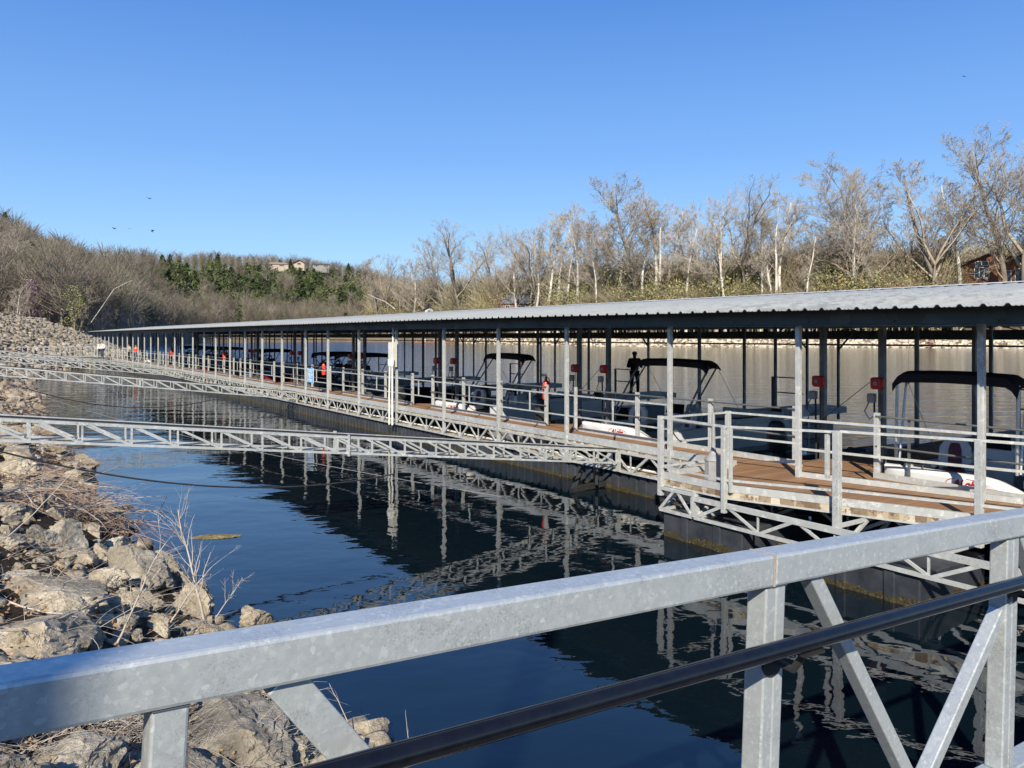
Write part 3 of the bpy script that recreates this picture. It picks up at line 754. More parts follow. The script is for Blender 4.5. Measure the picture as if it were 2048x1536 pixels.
def pontoon(label, u_near, u_far, v0, bim=(.4, 2.5, 1), beige=False):
    uc = (u_near + u_far) / 2; W = abs(u_far - u_near); L = 6.2
    t = thing('pontoon_boat', label, 'pontoon boat', P(uc, v0, 0), (0, 0, BROT), 'white pontoon boats moored bow to the walkway')
    for s_ in (-1, 0, 1):
        m = MB(); pts = [(s_ * W * .38, .25, .34), (s_ * W * .38, .55, .2), (s_ * W * .38, 1.1, .12), (s_ * W * .38, L, .12)]
        m.tube(pts, [.05, .2, .30, .30], 14); m.build('pontoon', ALU, t, smooth=True)
    m = MB(); m.box((0, L / 2 + .15, .50), (W - .05, L - .3, .14)); m.build('boat_deck', GREYP, t, bevel=.02)
    # moulded white bow with drooping corners
    m = MB(); n = 14; rings = []
    for (dy, zt_, zb_, wf) in ((0, 1.19, .72, .90), (.05, 1.24, .60, .97), (.18, 1.26, .55, 1.0), (.42, 1.2, .52, 1.0)):
        up = []; lo = []
        for k in range(n + 1):
            a = k / n * 2 - 1; e = max(0, a - .35) / .65
            up.append((a * W / 2 * wf, dy + .10 * e * e, zt_ - ((.42 * e ** 1.3 if a > 0 else .0)))); lo.append((a * W / 2 * wf, dy + .10 * e * e + .06, zb_))
        rings.append(up + lo[::-1])
    m.loft(rings, 0, True); bow = m.build('bow_shell', WHITE, t, smooth=True)
    lg = text_mesh('bow_lettering', 'ALoha', .16, LOGO, bow, (.16, -.006, 1.12), (R(80), 0, 0), .3, .004)
    lg.rotation_euler = (R(86), 0, 0)
    m = MB(); el = [(.16 + .31 * math.cos(a), -.006, 1.12 + .085 * math.sin(a)) for a in [i * math.pi / 16 for i in range(33)]]
    m.tube(el[:9], .004, 4); m.tube(el[11:30], .004, 4); m.build('logo_oval', LOGO, bow)
    m = MB(); m.box((-.55, .0, 1.02), (.05, .04, .03)); m.tube([(-.9, .1, 1.2), (-.9, .14, 1.32), (-.6, .14, 1.32), (-.6, .1, 1.2)], .014, 6); m.build('bow_cleat', DARKP, bow)
    # fences
    fz0, fz1 = .58, 1.16
    for s_ in (-1, 1):
        m = MB(); m.box((s_ * (W / 2 - .04), L / 2 + .15, (fz0 + fz1) / 2), (.035, L - 1.2, fz1 - fz0)); m.box((s_ * (W / 2 - .055), L / 2 + .15, .98), (.035, L - 1.4, .10), 1)
        m.tube([(s_ * (W / 2 - .04), .75, fz0), (s_ * (W / 2 - .04), .75, fz1 + .02), (s_ * (W / 2 - .04), L - .45, fz1 + .02), (s_ * (W / 2 - .04), L - .45, fz0)], .02, 6, 2)
        m.build('side_fence', [LGREY, MAROON, ALU], t)

    # couches with maroon piping, console, chairs
    m = MB(); m.box((W * .36, 3.9, .78), (.5, 1.4, .4)); m.box((W * .44, 3.9, 1.12), (.16, 1.4, .42)); m.box((W * .35, 3.9, 1.0), (.36, 1.2, .07), 1); m.box((W * .44, 3.9, 1.345), (.17, 1.4, .04), 1); m.build('couch', [VINYL, MAROON], t, bevel=.03)
    m = MB(); m.box((W * .36, 2.5, .78), (.5, .9, .4)); m.box((W * .44, 2.5, 1.12), (.16, .9, .42)); m.box((W * .35, 2.5, 1.0), (.34, .8, .07), 1); m.build('couch', [VINYL, BEIGE], t, bevel=.03)
    m = MB(); m.box((0, 5.2, .8), (W * .8, .55, .44)); m.box((0, 5.42, 1.15), (W * .8, .16, .44)); m.box((0, 5.17, 1.04), (W * .7, .4, .06), 1); m.build('rear_couch', [VINYL, MAROON], t, bevel=.03)
    m = MB(); rr = [[(W * .14, 2.9 + dy, .57), (W * .44, 2.9 + dy, .57), (W * .44, 2.9 + dy + q, 1.2), (W * .42, 2.95 + dy + q, 1.36), (W * .18, 2.95 + dy + q, 1.36), (W * .14, 2.9 + dy + q, 1.2)] for dy, q in ((0, .1), (.55, -.05))]
    m.loft(rr, 0, True); m.v = [(-a_, b_, c_) for a_, b_, c_ in m.v]; co = m.build('helm_console', WHITE, t, bevel=.02)
    m = MB(); m.loft([[(W * .16, 2.98, 1.34), (W * .42, 2.98, 1.34), (W * .40, 3.08, 1.6), (W * .18, 3.08, 1.6)], [(W * .16, 3.0, 1.34), (W * .42, 3.0, 1.34), (W * .40, 3.10, 1.6), (W * .18, 3.10, 1.6)]], 0, True); m.v = [(-a_, b_, c_) for a_, b_, c_ in m.v]; m.build('windscreen', SCREEN_M, co)
    m = MB(); m.tube([(-W * .29 + .17 * math.cos(a), 3.5 + .03 * math.sin(a), 1.2 + .17 * math.sin(a)) for a in [i * math.pi / 6 for i in range(13)]], .015, 6); m.build('steering_wheel', DARKP, co)
    captain_chair(t, -W * .28, 4.1, .57, math.pi); captain_chair(t, -W * .27, 1.35, .62, .35); captain_chair(t, W * .30, 1.5, .62, -.4)
    bimini(t, bim[3], bim[4], bim[0], bim[1], 2.84, 1.3, bim[2])
    outboard(t, 0, L + .25, .2, 1.0)
    m = MB(); m.box((0, L + .05, .52), (1.1, .4, .08)); m.build('motor_mount', ALU, t)
    m = MB()
    for z in (.6, .85, 1.1): m.tube([(W * .36, L + .12, z), (W * .36 + .3, L + .12, z)], .014, 6)
    for dx in (0, .3): m.tube([(W * .36 + dx, L + .12, .1), (W * .36 + dx, L + .12, 1.45), (W * .36 + dx, L - .1, 1.55), (W * .36 + dx, L - .15, 1.2)], .018, 6)
    m.build('boarding_ladder', ALU, t)
    return t
pontoon('white pontoon boat with black bimini, nearest the camera at the right edge', 4.95, 7.5, 13.05, (.35, .90, .42, -1.26, .76))
pontoon('white pontoon boat with black bimini, beside the standing man in black', 13.2, 15.8, 13.05, (2.0, 2.55, 1.1, -1.32, 1.28))
pontoon('white pontoon boat with black bimini, behind the fire extinguisher and third from the right', 21.3, 23.95, 13.05, (2.1, 2.65, 1.3, -1.25, 1.25))

def runabout(label, uc, v0, L, W, hull, stripe, cover=None, tower=False, name='runabout', group=None, bowin=True, motor=False, low=1.0, cat='speedboat', bimi=False):
    t = thing(name, label, cat, P(uc, v0 if bowin else v0 + L, 0), (0, 0, BROT + (0 if bowin else math.pi)), group)
    rings = []; st = [0, .04, .12, .25, .42, .62, .82, 1.0]
    for q in st:
        wf = math.sin(min(q / .55, 1) * math.pi / 2) ** .62 if q > 0 else .06
        gz = (.72 - .16 * min(q / .6, 1)) * low; kz = -.16 + .5 * max(0, 1 - q / .22) ** 2 * low
        hw = W / 2 * wf
        rings.append([(-hw, q * L, gz * 1.0 + .08), (-hw * 1.0, q * L, gz), (-hw * .86, q * L, .16 + .2 * max(0, 1 - q / .3)), (0, q * L, kz), (hw * .86, q * L, .16 + .2 * max(0, 1 - q / .3)), (hw, q * L, gz), (hw, q * L, gz + .08)])
    m = MB(); m.loft(rings, 0); m.build('hull', hull, t, smooth=True)
    m = MB(); rr = [[(-r[1][0] * -1 * 0.985 * -1 if False else r[1][0] * .985, r[1][1], r[1][2] - .28), (r[1][0] * 1.01, r[1][1], r[1][2] - .22), (r[1][0] * 1.012, r[1][1], r[1][2] - .08)] for r in rings[1:]]
    for s_ in (1, -1): m.loft([[(s_ * p[0], p[1], p[2]) for p in r] for r in rr], 0, False, False)
    m.build('hull_stripe', stripe, t)
    # deck: bow deck, cockpit well and rear deck in one moulding
    m = MB(); top = []
    for q, r in zip(st, rings):
        hw = r[6][0]; z = r[6][2]
        dip = 0 if (q <= .3 or q > .88) else (-.34 * low)
        top.append([(-hw, q * L, z), (-hw * .84, q * L, z + .02), (-hw * .80, q * L, z + dip), (0, q * L, z + dip + (.05 if dip == 0 else 0)), (hw * .80, q * L, z + dip), (hw * .84, q * L, z + .02), (hw, q * L, z)])
    m.loft(top, 0, False, False); m.build('deck_moulding', cover if cover else (LGREY if low > .95 else DARKP), t, smooth=True)
    if low > .95:
        m = MB(); m.loft([[(-W * .38, L * .40, .72), (0, L * .33, .72), (W * .38, L * .40, .72)], [(-W * .34, L * .47, 1.08), (0, L * .41, 1.12), (W * .34, L * .47, 1.08)]], 0, False, False)
        m.build('windscreen', SCREEN_M, t)
    for s_ in (-1, 1):
        m = MB(); m.box((s_ * W * .2, L * .56, .62 * low), (.46, .5, .22)); m.box((s_ * W * .2, L * .56 + .25, .82 * low), (.46, .12, .5)); m.build('seat', [VINYL if low > .95 else DARKP], t, bevel=.04)
    if cover:
        m = MB(); rings2 = []
        for q in (.02, .15, .35, .5, .7, .9, 1.0):
            wf = math.sin(min(q / .55, 1) * math.pi / 2) ** .62; hw = W / 2 * wf * 1.03; z = .72 * low; hh = .1 + .5 * math.sin(math.pi * min(q * 1.1, 1)) ** .8
            rings2.append([(-hw, q * L, z - .06), (-hw * .9, q * L, z + hh * .3), (-hw * .3, q * L, z + hh * .9), (0, q * L, z + hh), (hw * .3, q * L, z + hh * .9), (hw * .9, q * L, z + hh * .3), (hw, q * L, z - .06)])
        m.loft(rings2, 0); m.build('boat_cover', cover, t, smooth=True)
    if tower:
        m = MB()
        for s_ in (-1, 1):
            m.tube([(s_ * W * .44, L * .36, .75), (s_ * W * .40, L * .45, 1.9), (s_ * W * .38, L * .5, 2.15)], .035, 6); m.tube([(s_ * W * .44, L * .58, .75), (s_ * W * .41, L * .52, 1.6), (s_ * W * .38, L * .5, 2.15)], .03, 6)
        m.tube([(-W * .38, L * .5, 2.15), (W * .38, L * .5, 2.15)], .035, 6)
        m.build('wakeboard_tower', DARKP, t)
        m = MB()
        for s_ in (-1, 1): m.tube([(s_ * W * .47, L * .46, 1.85), (s_ * W * .47, L * .52, 1.85)], .12, 10)
        m.build('tower_speaker', DARKP, t)
    if bimi: bimini(t, -W / 2 + .1, W / 2 - .1, L * .38, L * .38 + 2.3, 2.55, .8, L * .55)
    if motor: outboard(t, 0, L + .15, .34 if not bowin else -.02, 1.05)
    return t
BASSG = 'dark low fishing boats in the slips'
runabout('low dark fishing boat with outboard, in the slip behind the grey ash bin', 10.9, 15.0, 5.6, 2.1, NAVY, MAROON, None, name='fishing_boat', motor=True, low=.72, cat='fishing boat', group=BASSG, bowin=False)
runabout('low dark fishing boat in the slip left of the two middle red reels', 18.9, 14.4, 5.5, 2.0, NAVY, DARKP, None, name='fishing_boat', motor=True, low=.72, cat='fishing boat', group=BASSG, bowin=False)
runabout('low dark fishing boat in the slip right of the white electrical box', 27.0, 13.5, 5.5, 2.0, DARKP, NAVY, None, name='fishing_boat', motor=True, low=.72, cat='fishing boat', group=BASSG, bowin=False)
runabout('dark boat with raised black cover peak behind the white electrical box', 30.6, 13.5, 5.8, 2.2, NAVY, NAVY, CANVAS, name='fishing_boat', motor=True, low=.9, cat='fishing boat', group=BASSG)
def big(label, uc, hull, stripe, cover, tower, bimi, bowin=True): return runabout(label, uc, 13.3, 7.0, 2.55, hull, stripe, cover, tower, 'runabout', 'runabouts under black tops in the far slips', bowin, bimi=bimi)
big('dark red runabout with a wide black bimini just left of the blue sign', 39.2, DKRED, NAVY, None, True, True)
big('dark runabout with tower and black bimini, second black top left of the blue sign', 42.9, NAVY, DKRED, None, True, True)
big('runabout with dark red and white bow poking out to the walkway', 47.4, DKRED, WHITE, DKRED, False, False)
big('runabout under a pale blue cover near the far life ring', 51.0, LGREY, WHITE, BLUEC, False, False)
big('dark runabout with tower, next beyond the blue covered boat', 55.4, NAVY, LGREY, None, True, True)
big('covered dark red runabout far down the dock', 63.4, DKRED, DKRED, MAROON, False, False)
big('dark runabout with bimini, nearest of the far group of black tops', 67.2, NAVY, NAVY, None, True, True)
big('dark runabout with bimini, middle of the far group of black tops', 71.6, DARKP, NAVY, None, True, True)
big('dark runabout with bimini, farthest of the far group of black tops', 79.6, NAVY, DKRED, None, True, True)
big('farthest covered white runabout seen through the posts', 88.0, WHITE, LGREY, LGREY, False, False)
# ================================================================= THINGS ON AND AROUND THE DOCK
def reel(label, u, v, zc, cord_to=None, lean=.0):
    t = thing('cord_reel', label, 'cord reel', P(u, v, zc), (0, 0, ROTZ + R(180)), 'red cord reels on the finger posts')
    m = MB()   # local +x faces the walkway
    pr = [(-.10, -.13), (.10, -.13), (.14, -.09), (.14, .10), (.10, .13), (-.10, .13), (-.14, .10), (-.14, -.09)]
    m.loft([[(x, a, b) for a, b in pr] for x in (.05, .16)], 0, True); m.loft([[(x, a * .9, b * .9) for a, b in pr] for x in (.16, .185)], 0, True)
    m.build('housing', RED, t, bevel=.012)
    m = MB(); m.tube([(.18, 0, 0), (.205, 0, 0)], .045, 12); m.build('hub', GREYP, t)
    m = MB(); m.box((.02, 0, 0), (.06, .12, .2)); m.build('wall_bracket', GALV_SHADE, t)
    m = MB()
    if cord_to: m.tube([(.12, -.13, .05)] + [tuple(Vector((.12, -.13, .05)).lerp(Vector(cord_to), q)) for q in (.33, .66, 1)], .008, 5)
    else: m.tube([(.12, .05, -.12), (.12, .06, -.8), (.14, .05, -1.4)], .008, 5)
    m.build('cord', RUBBER, t); t.scale = (.86,) * 3
    q = thing('outlet_box', label.replace('red cord reel', 'grey outlet box under red reel'), 'outlet box', P(u, v - .06, zc - .28), (0, 0, ROTZ + R(180)), 'outlet boxes on the finger posts')
    m = MB(); m.box((.06, -.10, 0), (.12, .14, .17)); m.build('box_body', GREYP, q, bevel=.02)
    m = MB(); m.tube([(.08, -.14, -.08), (.1, -.22, -.25), (.1, -.12, -.40), (.06, -.02, -.30)], .01, 5); m.tube([(.04, -.06, -.08), (.03, -.05, -1.3)], .02, 6); m.build('conduit', RUBBER, q)
nm = ['nearest the camera', 'beside the standing man', 'left of the third pontoon boat', 'left of the white electrical box', 'near the dark runabouts', 'far down the dock']
for k in range(1, 7):
    uc = FING[k]
    reel('red cord reel on the right-hand post, ' + nm[k - 1], uc - .62, 13.93, 2.62, (.1, -1.9, -1.35) if k < 4 else None)
    reel('red cord reel on the left-hand post, ' + nm[k - 1], uc + .62, 13.93, 2.60)
def extinguisher(label, u, v, z, s_=1.0):
    t = thing('fire_extinguisher', label, 'fire extinguisher', P(u, v, z), (0, 0, ROTZ), 'red fire extinguishers on the railing posts')
    m = MB(); m.lathe((0, 0, 0), [(.07, 0), (.095, .02), (.1, .08), (.1, .42), (.085, .50), (.04, .56), (.03, .6)], 16); m.build('cylinder', ORANGE, t, smooth=True)
    m = MB(); m.tube([(0, 0, .6), (0, 0, .66)], .03, 8); m.box((-.05, 0, .68), (.16, .03, .025)); m.box((-.06, 0, .72), (.18, .03, .02)); m.build('valve_handle', DARKP, t)
    m = MB(); m.tube([(.03, 0, .63), (.13, .02, .58), (.14, .02, .3), (.12, .02, .1)], .014, 6); m.build('hose', RUBBER, t)
    t.scale = (s_, s_, s_)
for lab, x, v, z in (('red fire extinguisher on the inner railing between the two nearer pontoon boats', 1092, 13.08, 1.72), ('red fire extinguisher just right of the blue sign', 648, 13.08, 1.70), ('red fire extinguisher left of the black bimini boats', 449, 13.08, 1.8), ('red fire extinguisher far along the dock', 343, 13.08, 1.8), ('farthest red fire extinguisher, near the people', 271, 13.08, 1.8)):
    extinguisher(lab, u_at(x, v), v, z, 1.0 if x > 600 else 1.25)
# blue sign
us_ = u_at(621, 11.8)
t = thing('sign', 'blue and white information sign tied to the outer railing', 'sign', P(us_, 11.80, 1.80), (0, 0, ROTZ + R(180)))
m = MB(); m.box((0, 0, 0), (.012, .72, .62)); m.build('sign_panel', SIGNB, t, bevel=.003)
m = MB()
for y, z, a, b in ((0, .24, .56, .045), (0, .16, .44, .04), (-.02, -.19, .5, .05), (.03, -.25, .36, .03)): m.box((.0085, y, z), (.004, a, b))
for y, z, a, b in ((.18, .04, .1, .12), (-.05, .02, .13, .14), (-.22, .05, .07, .11), (.02, -.08, .4, .035)): m.box((.0085, y, z), (.004, a, b))
m.build('sign_pictures', WHITE, t)
m = MB()
for y in (-.36, .36): m.box((0, y, 0), (.022, .022, .64))
m.build('sign_frame', WHITE, t)
# electrical box with its white pipes
ub = u_at(787, 11.75)
t = thing('electrical_box', 'tall white electrical box on the outer post, fed by a pipe from the roof', 'electrical box', P(ub, 11.72, 2.85), (0, 0, ROTZ + R(180)))
m = MB(); m.box((0, 0, .02), (.18, .34, .86)); m.build('cabinet', mat_noisy('off_white_enamel', (.55, .55, .48), (.68, .68, .60), 5, .5), t, bevel=.012)
m = MB(); m.box((.095, 0, .02), (.012, .30, .80)); m.build('cabinet_door', PVC, t, bevel=.004)
m = MB(); m.box((.105, -.1, -.12), (.02, .03, .06)); m.box((.105, -.08, -.2), (.02, .02, .03)); m.build('latch', GREYP, t)
m = MB(); m.tube([(0, .02, .45), (0, .02, .95)], .03, 8); m.tube([(0, -.1, -.41), (0, -.1, -.55)], .045, 8); m.build('feed_pipe', PVC, t)
for i, (dx, lab) in enumerate(((0, 'left-hand white pipe below the electrical box'), (.24, 'right-hand white pipe below the electrical box'))):
    up = u_at(777.5, 11.6) - dx
    t = thing('standpipe', lab, 'pipe', P(up, 11.62, .45), (0, 0, 0), 'white pipes rising in front of the dock')
    m = MB(); m.tube([(0, 0, 0), (.0, 0, 1.0), (.02 * (1 - i), 0, 2.02)], .036, 10); m.build('pipe', PVC, t, smooth=True)
    m = MB(); m.lathe((0.02 * (1 - i), 0, 2.0), [(.05, 0), (.06, .02), (.075, .12), (.075, .25), (.06, .27)], 12); m.build('pipe_cap', PVC, t, smooth=True)
# ash bin
t = thing('ash_bin', 'grey plastic cigarette bin with tall thin neck on the platform corner', 'ash bin', P(8.98, 10.4, 1.026))
m = MB(); m.lathe((0, 0, 0), [(.165, 0), (.168, .03), (.152, .035), (.15, .32), (.155, .34)], 8); m.build('base', GREYP, t)
m = MB(); m.lathe((0, 0, .34), [(.155, 0), (.15, .03), (.09, .09), (.05, .15), (.038, .2), (.032, .5), (.028, .78), (.016, .82)], 16); m.build('neck', GREYP, t, smooth=True)
# mooring gear under the arm
t = thing('mooring_chain_guide', 'black steel anchor bracket hanging under the dock at the nearest stabiliser arm', 'bracket', P(13.5, 11.62, 0))
m = MB(); m.bar((-.3, -.1, .50), (-.55, -.35, .05), .07, .07); m.bar((.25, .15, .50), (.3, .2, .10), .07, .07); m.bar((-.55, -.35, .05), (.3, .2, .10), .09, .12); m.box((0, 0, .30), (.06, .5, .34), 0); m.build('bracket', RUBBER, t)
m = MB(); m.tube([(-.3, -.1, .55), (-.42, -.3, .25), (-.6, -.4, -.2)], .025, 6); m.build('chain', RUBBER, t)

# ---- stabiliser arms from the shore to the dock
def arm(label, u, v0, v1, z0, z1, bay, depth=.33, wid=.62, flange=()):
    t = thing('stabiliser_arm', label, 'truss arm', P(u, v0, 0), (0, 0, 0), 'galvanised truss arms from the shore to the dock')
    def q(v, s_, top): 
        k = (v - v0) / (v1 - v0); z = z0 + (z1 - z0) * k; return P(u + s_ * wid / 2, v, z if top else z - depth + .03 * k) - P(u, v0, 0)
    n = int(round((v1 - v0) / bay))
    for s_ in (-1, 1):
        m = MB(); m.bar(q(v0, s_, 1), q(v1, s_, 1), .05, .045); m.bar(q(v0, s_, 0), q(v1, s_, 0), .045, .036)
        for i in range(n + 1):
            v = v0 + (v1 - v0) * i / n; m.bar(q(v, s_, 0), q(v, s_, 1), .036, .026)
            if i < n: m.bar(q(v, s_, 1), q(v0 + (v1 - v0) * (i + 1) / n, s_, 0), .028, .034)
        m.build('side_truss', GALV, t)
    m = MB()
    for i in range(n + 1):
        v = v0 + (v1 - v0) * i / n
        m.bar(q(v, -1, 0), q(v, 1, 0), .03)
        if i < n: m.bar(q(v, -1, 0) + Vector((0, 0, .03)), q(v0 + (v1 - v0) * (i + 1) / n, 1, 0) + Vector((0, 0, .03)), .022)
    m.build('cross_bracing', GALV, t)
    m = MB(); m.tube([q(v0, -1, 1) + Vector((0, 0, .045)), q(v1, -1, 1) + Vector((0, 0, .045))], .016, 6); m.build('conduit', RUBBER, t)
    for f in flange:
        m = MB()
        for s_ in (-1, 1): m.bar(q(f, s_, 0) - Vector((0, 0, .05)), q(f, s_, 1) + Vector((0, 0, .05)), .10, .03, up=axV)
        m.build('flange', GALV, t)
    m = MB(); m.bar(q(v1, -1, 1), q(v1, 1, 1), .05); m.bar(q(v1, -1, 0), q(v1, 1, 0), .05); m.build('end_bar', GALV, t)
arm('nearest galvanised truss arm crossing the open water', 13.25, -3.4, 11.75, 2.78, .92, .645, depth=.30, flange=(5.36,))
arm('second nearest galvanised truss arm, above the sagging black cable', 34.8, -2.5, 11.75, 2.75, .95, .66, flange=(5.4,))
arm('third truss arm from the camera', 58.5, -2.5, 11.75, 2.7, .95, .66, flange=(5.4,))
arm('fourth truss arm, close to the far rock slope', 80, -2, 11.75, 2.7, .88, .66)
arm('farthest truss arm, meeting the dock near the people', 93, 0, 11.75, 2.2, .88, .66)
def rope(label, a, b, sag, r, mat, name='cable', cat='cable'):
    a, b = Vector(a), Vector(b); m = MB(); pts = [a.lerp(b, i / 40) - Vector((0, 0, sag * 4 * (i / 40) * (1 - i / 40))) for i in range(41)]
    m.tube(pts, r, 6); o = m.build(name, mat); return tag(o, label, cat)
rope('black cable sagging just under the nearest truss arm', P(13.0, -.2, 2.05), P(13.0, 6.3, .95), .42, .014, RUBBER)
rope('black cable sagging under the second truss arm', P(34.5, 1.2, 1.6), P(34.5, 8.2, .8), .55, .02, RUBBER)
rope('thin tan mooring rope running low over the water to the dock', P(42, 2.2, .75), P(12.6, 8.4, .35), .28, .006, GREYP, 'rope', 'rope')
# far ramp and rail at the end of the dock
t = thing('gangway', 'far railed gangway at the end of the dock where people stand', 'gangway', P(98, 8, 1.0))
m = MB(); m.bar(P(98, 2, 1.3) - P(98, 8, 1), P(98, 11.8, 1.05) - P(98, 8, 1), 1.6, .12); m.build('walkway', GALV_SHADE, t)
m = MB()
for s_ in (-.8, .8):
    for v in np.arange(2, 11.9, .5): m.bar(P(98 + s_, v, 1.3) - P(98, 8, 1), P(98 + s_, v, 2.35) - P(98, 8, 1), .05, .05, up=axV)
    for z in (1.3, 2.35): m.bar(P(98 + s_, 2, z) - P(98, 8, 1), P(98 + s_, 11.8, z) - P(98, 8, 1), .05)
m.build('handrail', GALV, t)

# ---- people
def person(label, loc, heading, h, clothes, arms='down', hair=None, stance=.0, skin=SKIN):
    root = thing('person', label, 'person', loc, (0, 0, heading)); s_ = h / 1.75
    # joints: x across, y forward
    J = {'pel': (0, 0, .93), 'bel': (0, .0, 1.06), 'che': (0, .0, 1.28), 'nek': (0, .0, 1.46), 'hd0': (0, .015, 1.55), 'hd1': (0, .03, 1.64), 'hd2': (0, .025, 1.72)}
    r = {'pel': .135, 'bel': .125, 'che': .15, 'nek': .058, 'hd0': .075, 'hd1': .095, 'hd2': .07}
    E_ = [('pel', 'bel'), ('bel', 'che'), ('che', 'nek'), ('nek', 'hd0'), ('hd0', 'hd1'), ('hd1', 'hd2')]
    for s2, t_ in ((-1, 'L'), (1, 'R')):
        fwd = stance * s2
        J['hip' + t_] = (s2 * .095, 0, .88); J['kne' + t_] = (s2 * .11, .04 + fwd * .5, .49); J['ank' + t_] = (s2 * .12, -.02 + fwd, .085); J['toe' + t_] = (s2 * .13, .16 + fwd, .03)
        J['sho' + t_] = (s2 * .185, 0, 1.40)
        if arms == 'bent': J['elb' + t_] = (s2 * .27, .02, 1.12); J['wri' + t_] = (s2 * .17, .26, 1.16); J['han' + t_] = (s2 * .10, .33, 1.20)
        elif arms == 'hips': J['elb' + t_] = (s2 * .36, -.06, 1.14); J['wri' + t_] = (s2 * .20, .05, .99); J['han' + t_] = (s2 * .15, .09, .97)
        else: J['elb' + t_] = (s2 * .235, -.02, 1.13); J['wri' + t_] = (s2 * .24, .05, .89); J['han' + t_] = (s2 * .235, .08, .80)
        r.update({'hip' + t_: .095, 'kne' + t_: .058, 'ank' + t_: .042, 'toe' + t_: .034, 'sho' + t_: .065, 'elb' + t_: .043, 'wri' + t_: .030, 'han' + t_: .032})
        E_ += [('pel', 'hip' + t_), ('hip' + t_, 'kne' + t_), ('kne' + t_, 'ank' + t_), ('ank' + t_, 'toe' + t_), ('che', 'sho' + t_), ('sho' + t_, 'elb' + t_), ('elb' + t_, 'wri' + t_), ('wri' + t_, 'han' + t_)]
    def skinned(name, keys, edges, mat, grow=0.0, parent=root, rootk='pel', over={}):
        keys = list(keys); me = bpy.data.meshes.new(name); idx = {k: i for i, k in enumerate(keys)}
        me.from_pydata([tuple(c * s_ for c in (over.get(k, J[k]) if True else 0)) for k in keys], [(idx[a], idx[b]) for a, b in edges if a in idx and b in idx], [])
        o = link(name, me, parent); sk = o.modifiers.new('skin', 'SKIN'); sv = me.skin_vertices[0].data
        for k, i in idx.items(): q = (r[k] + grow) * s_; sv[i].radius = (q * (1.15 if k in ('pel', 'bel', 'che') else 1), q * (.8 if k in ('pel', 'bel', 'che') else 1)); sv[i].use_root = (k == rootk)
        ss = o.modifiers.new('sub', 'SUBSURF'); ss.levels = ss.render_levels = 2; sk.use_smooth_shade = True; me.materials.append(mat); return o
    skinned('body', J.keys(), E_, skin)
    # fingers, rooted in the palm
    for t_, s2 in (('L', -1), ('R', 1)):
        hx = Vector(J['han' + t_]) * s_; wr = Vector(J['wri' + t_]) * s_; d = (hx - wr).normalized(); side = d.cross(Vector((0, 0, 1)) if abs(d.z) < .9 else Vector((0, 1, 0))).normalized()
        m = MB()
        for q, L in ((-1.5, .06), (-.5, .072), (.5, .068), (1.5, .055)):
            b0 = hx + side * q * .016 * s_; m.tube([b0, b0 + d * L * .55, b0 + d * L * .9 - Vector((0, 0, .012))], [.009, .008, .006], 6)
        th = hx - d * .01 - side * .02; m.tube([th, th - side * .02 + d * .03, th - side * .02 + d * .055], [.010, .009, .007], 6); m.build('fingers', skin, root)
    top, bot = clothes
    skinned('jacket', ['pel', 'bel', 'che'] + [a + b for b in 'LR' for a in ('sho', 'elb', 'wri')], E_, top, .022, rootk='che')
    skinned('trousers', ['pel'] + [a + b for b in 'LR' for a in ('hip', 'kne', 'ank')], E_, bot, .018)
    m = MB()
    for t_ in 'LR':
        a = Vector(J['ank' + t_]) * s_; m.tube([(a.x, a.y - .06, .045), (a.x, a.y + .08, .04), (a.x, a.y + .19, .03)], [.05, .052, .036], 8)
    m.build('shoes', DARKP, root)
    m = MB(); c = Vector(J['hd1']) * s_
    m.lathe((c.x, c.y - .012, c.z - .02), [(.084 * s_, 0), (.096 * s_, .04), (.086 * s_, .085), (.045 * s_, .115)], 12); m.build('hair', hair or DARKP, root, smooth=True)
    m = MB(); m.tube([(c.x, c.y + .085, c.z + .01), (c.x, c.y + .112, c.z - .025)], [.012, .016], 6)
    for e in (-1, 1): m.tube([(c.x + e * .095, c.y, c.z - .03), (c.x + e * .10, c.y, c.z + .01)], .016, 6)
    m.box((c.x, c.y + .088, c.z - .055), (.045, .01, .008)); m.build('face_features', skin, root)
    m = MB()
    for e in (-1, 1): m.tube([(c.x + e * .033, c.y + .083, c.z + .012), (c.x + e * .033, c.y + .093, c.z + .012)], .010, 6)
    m.build('eyes', DARKP, root); return root
pu, pvv = 23.7, 22.55
person('person in black jacket and trousers standing on the dock finger with bent arms', P(pu, pvv, Z_D), -.35, 1.88, (BLACKCLOTH, BLACKCLOTH), 'bent', stance=.09, skin=mat_noisy('dark_skin', (.08, .05, .035), (.12, .07, .05), 9, .6))
def pat(x, v, z): return P(u_at(x, v), v, z)
person('person in white shirt and dark jeans at the far end of the dock', pat(205, 10.8, 1.15), 2.6, 1.85, (WHITECLOTH, JEANS), 'hips')
person('person in white shirt behind the first one at the far end', pat(200, 10.9, 1.15), 3.4, 1.75, (WHITECLOTH, BLACKCLOTH), 'down')
person('person in grey top sitting height among the far posts', pat(258, 12.3, 1.03), 2.9, 1.72, (GREYCLOTH, BLACKCLOTH), 'bent')
person('person in red top walking along the far dock', pat(272, 12.4, 1.03), 2.8, 1.70, (ORANGE, JEANS), 'down', stance=.12)

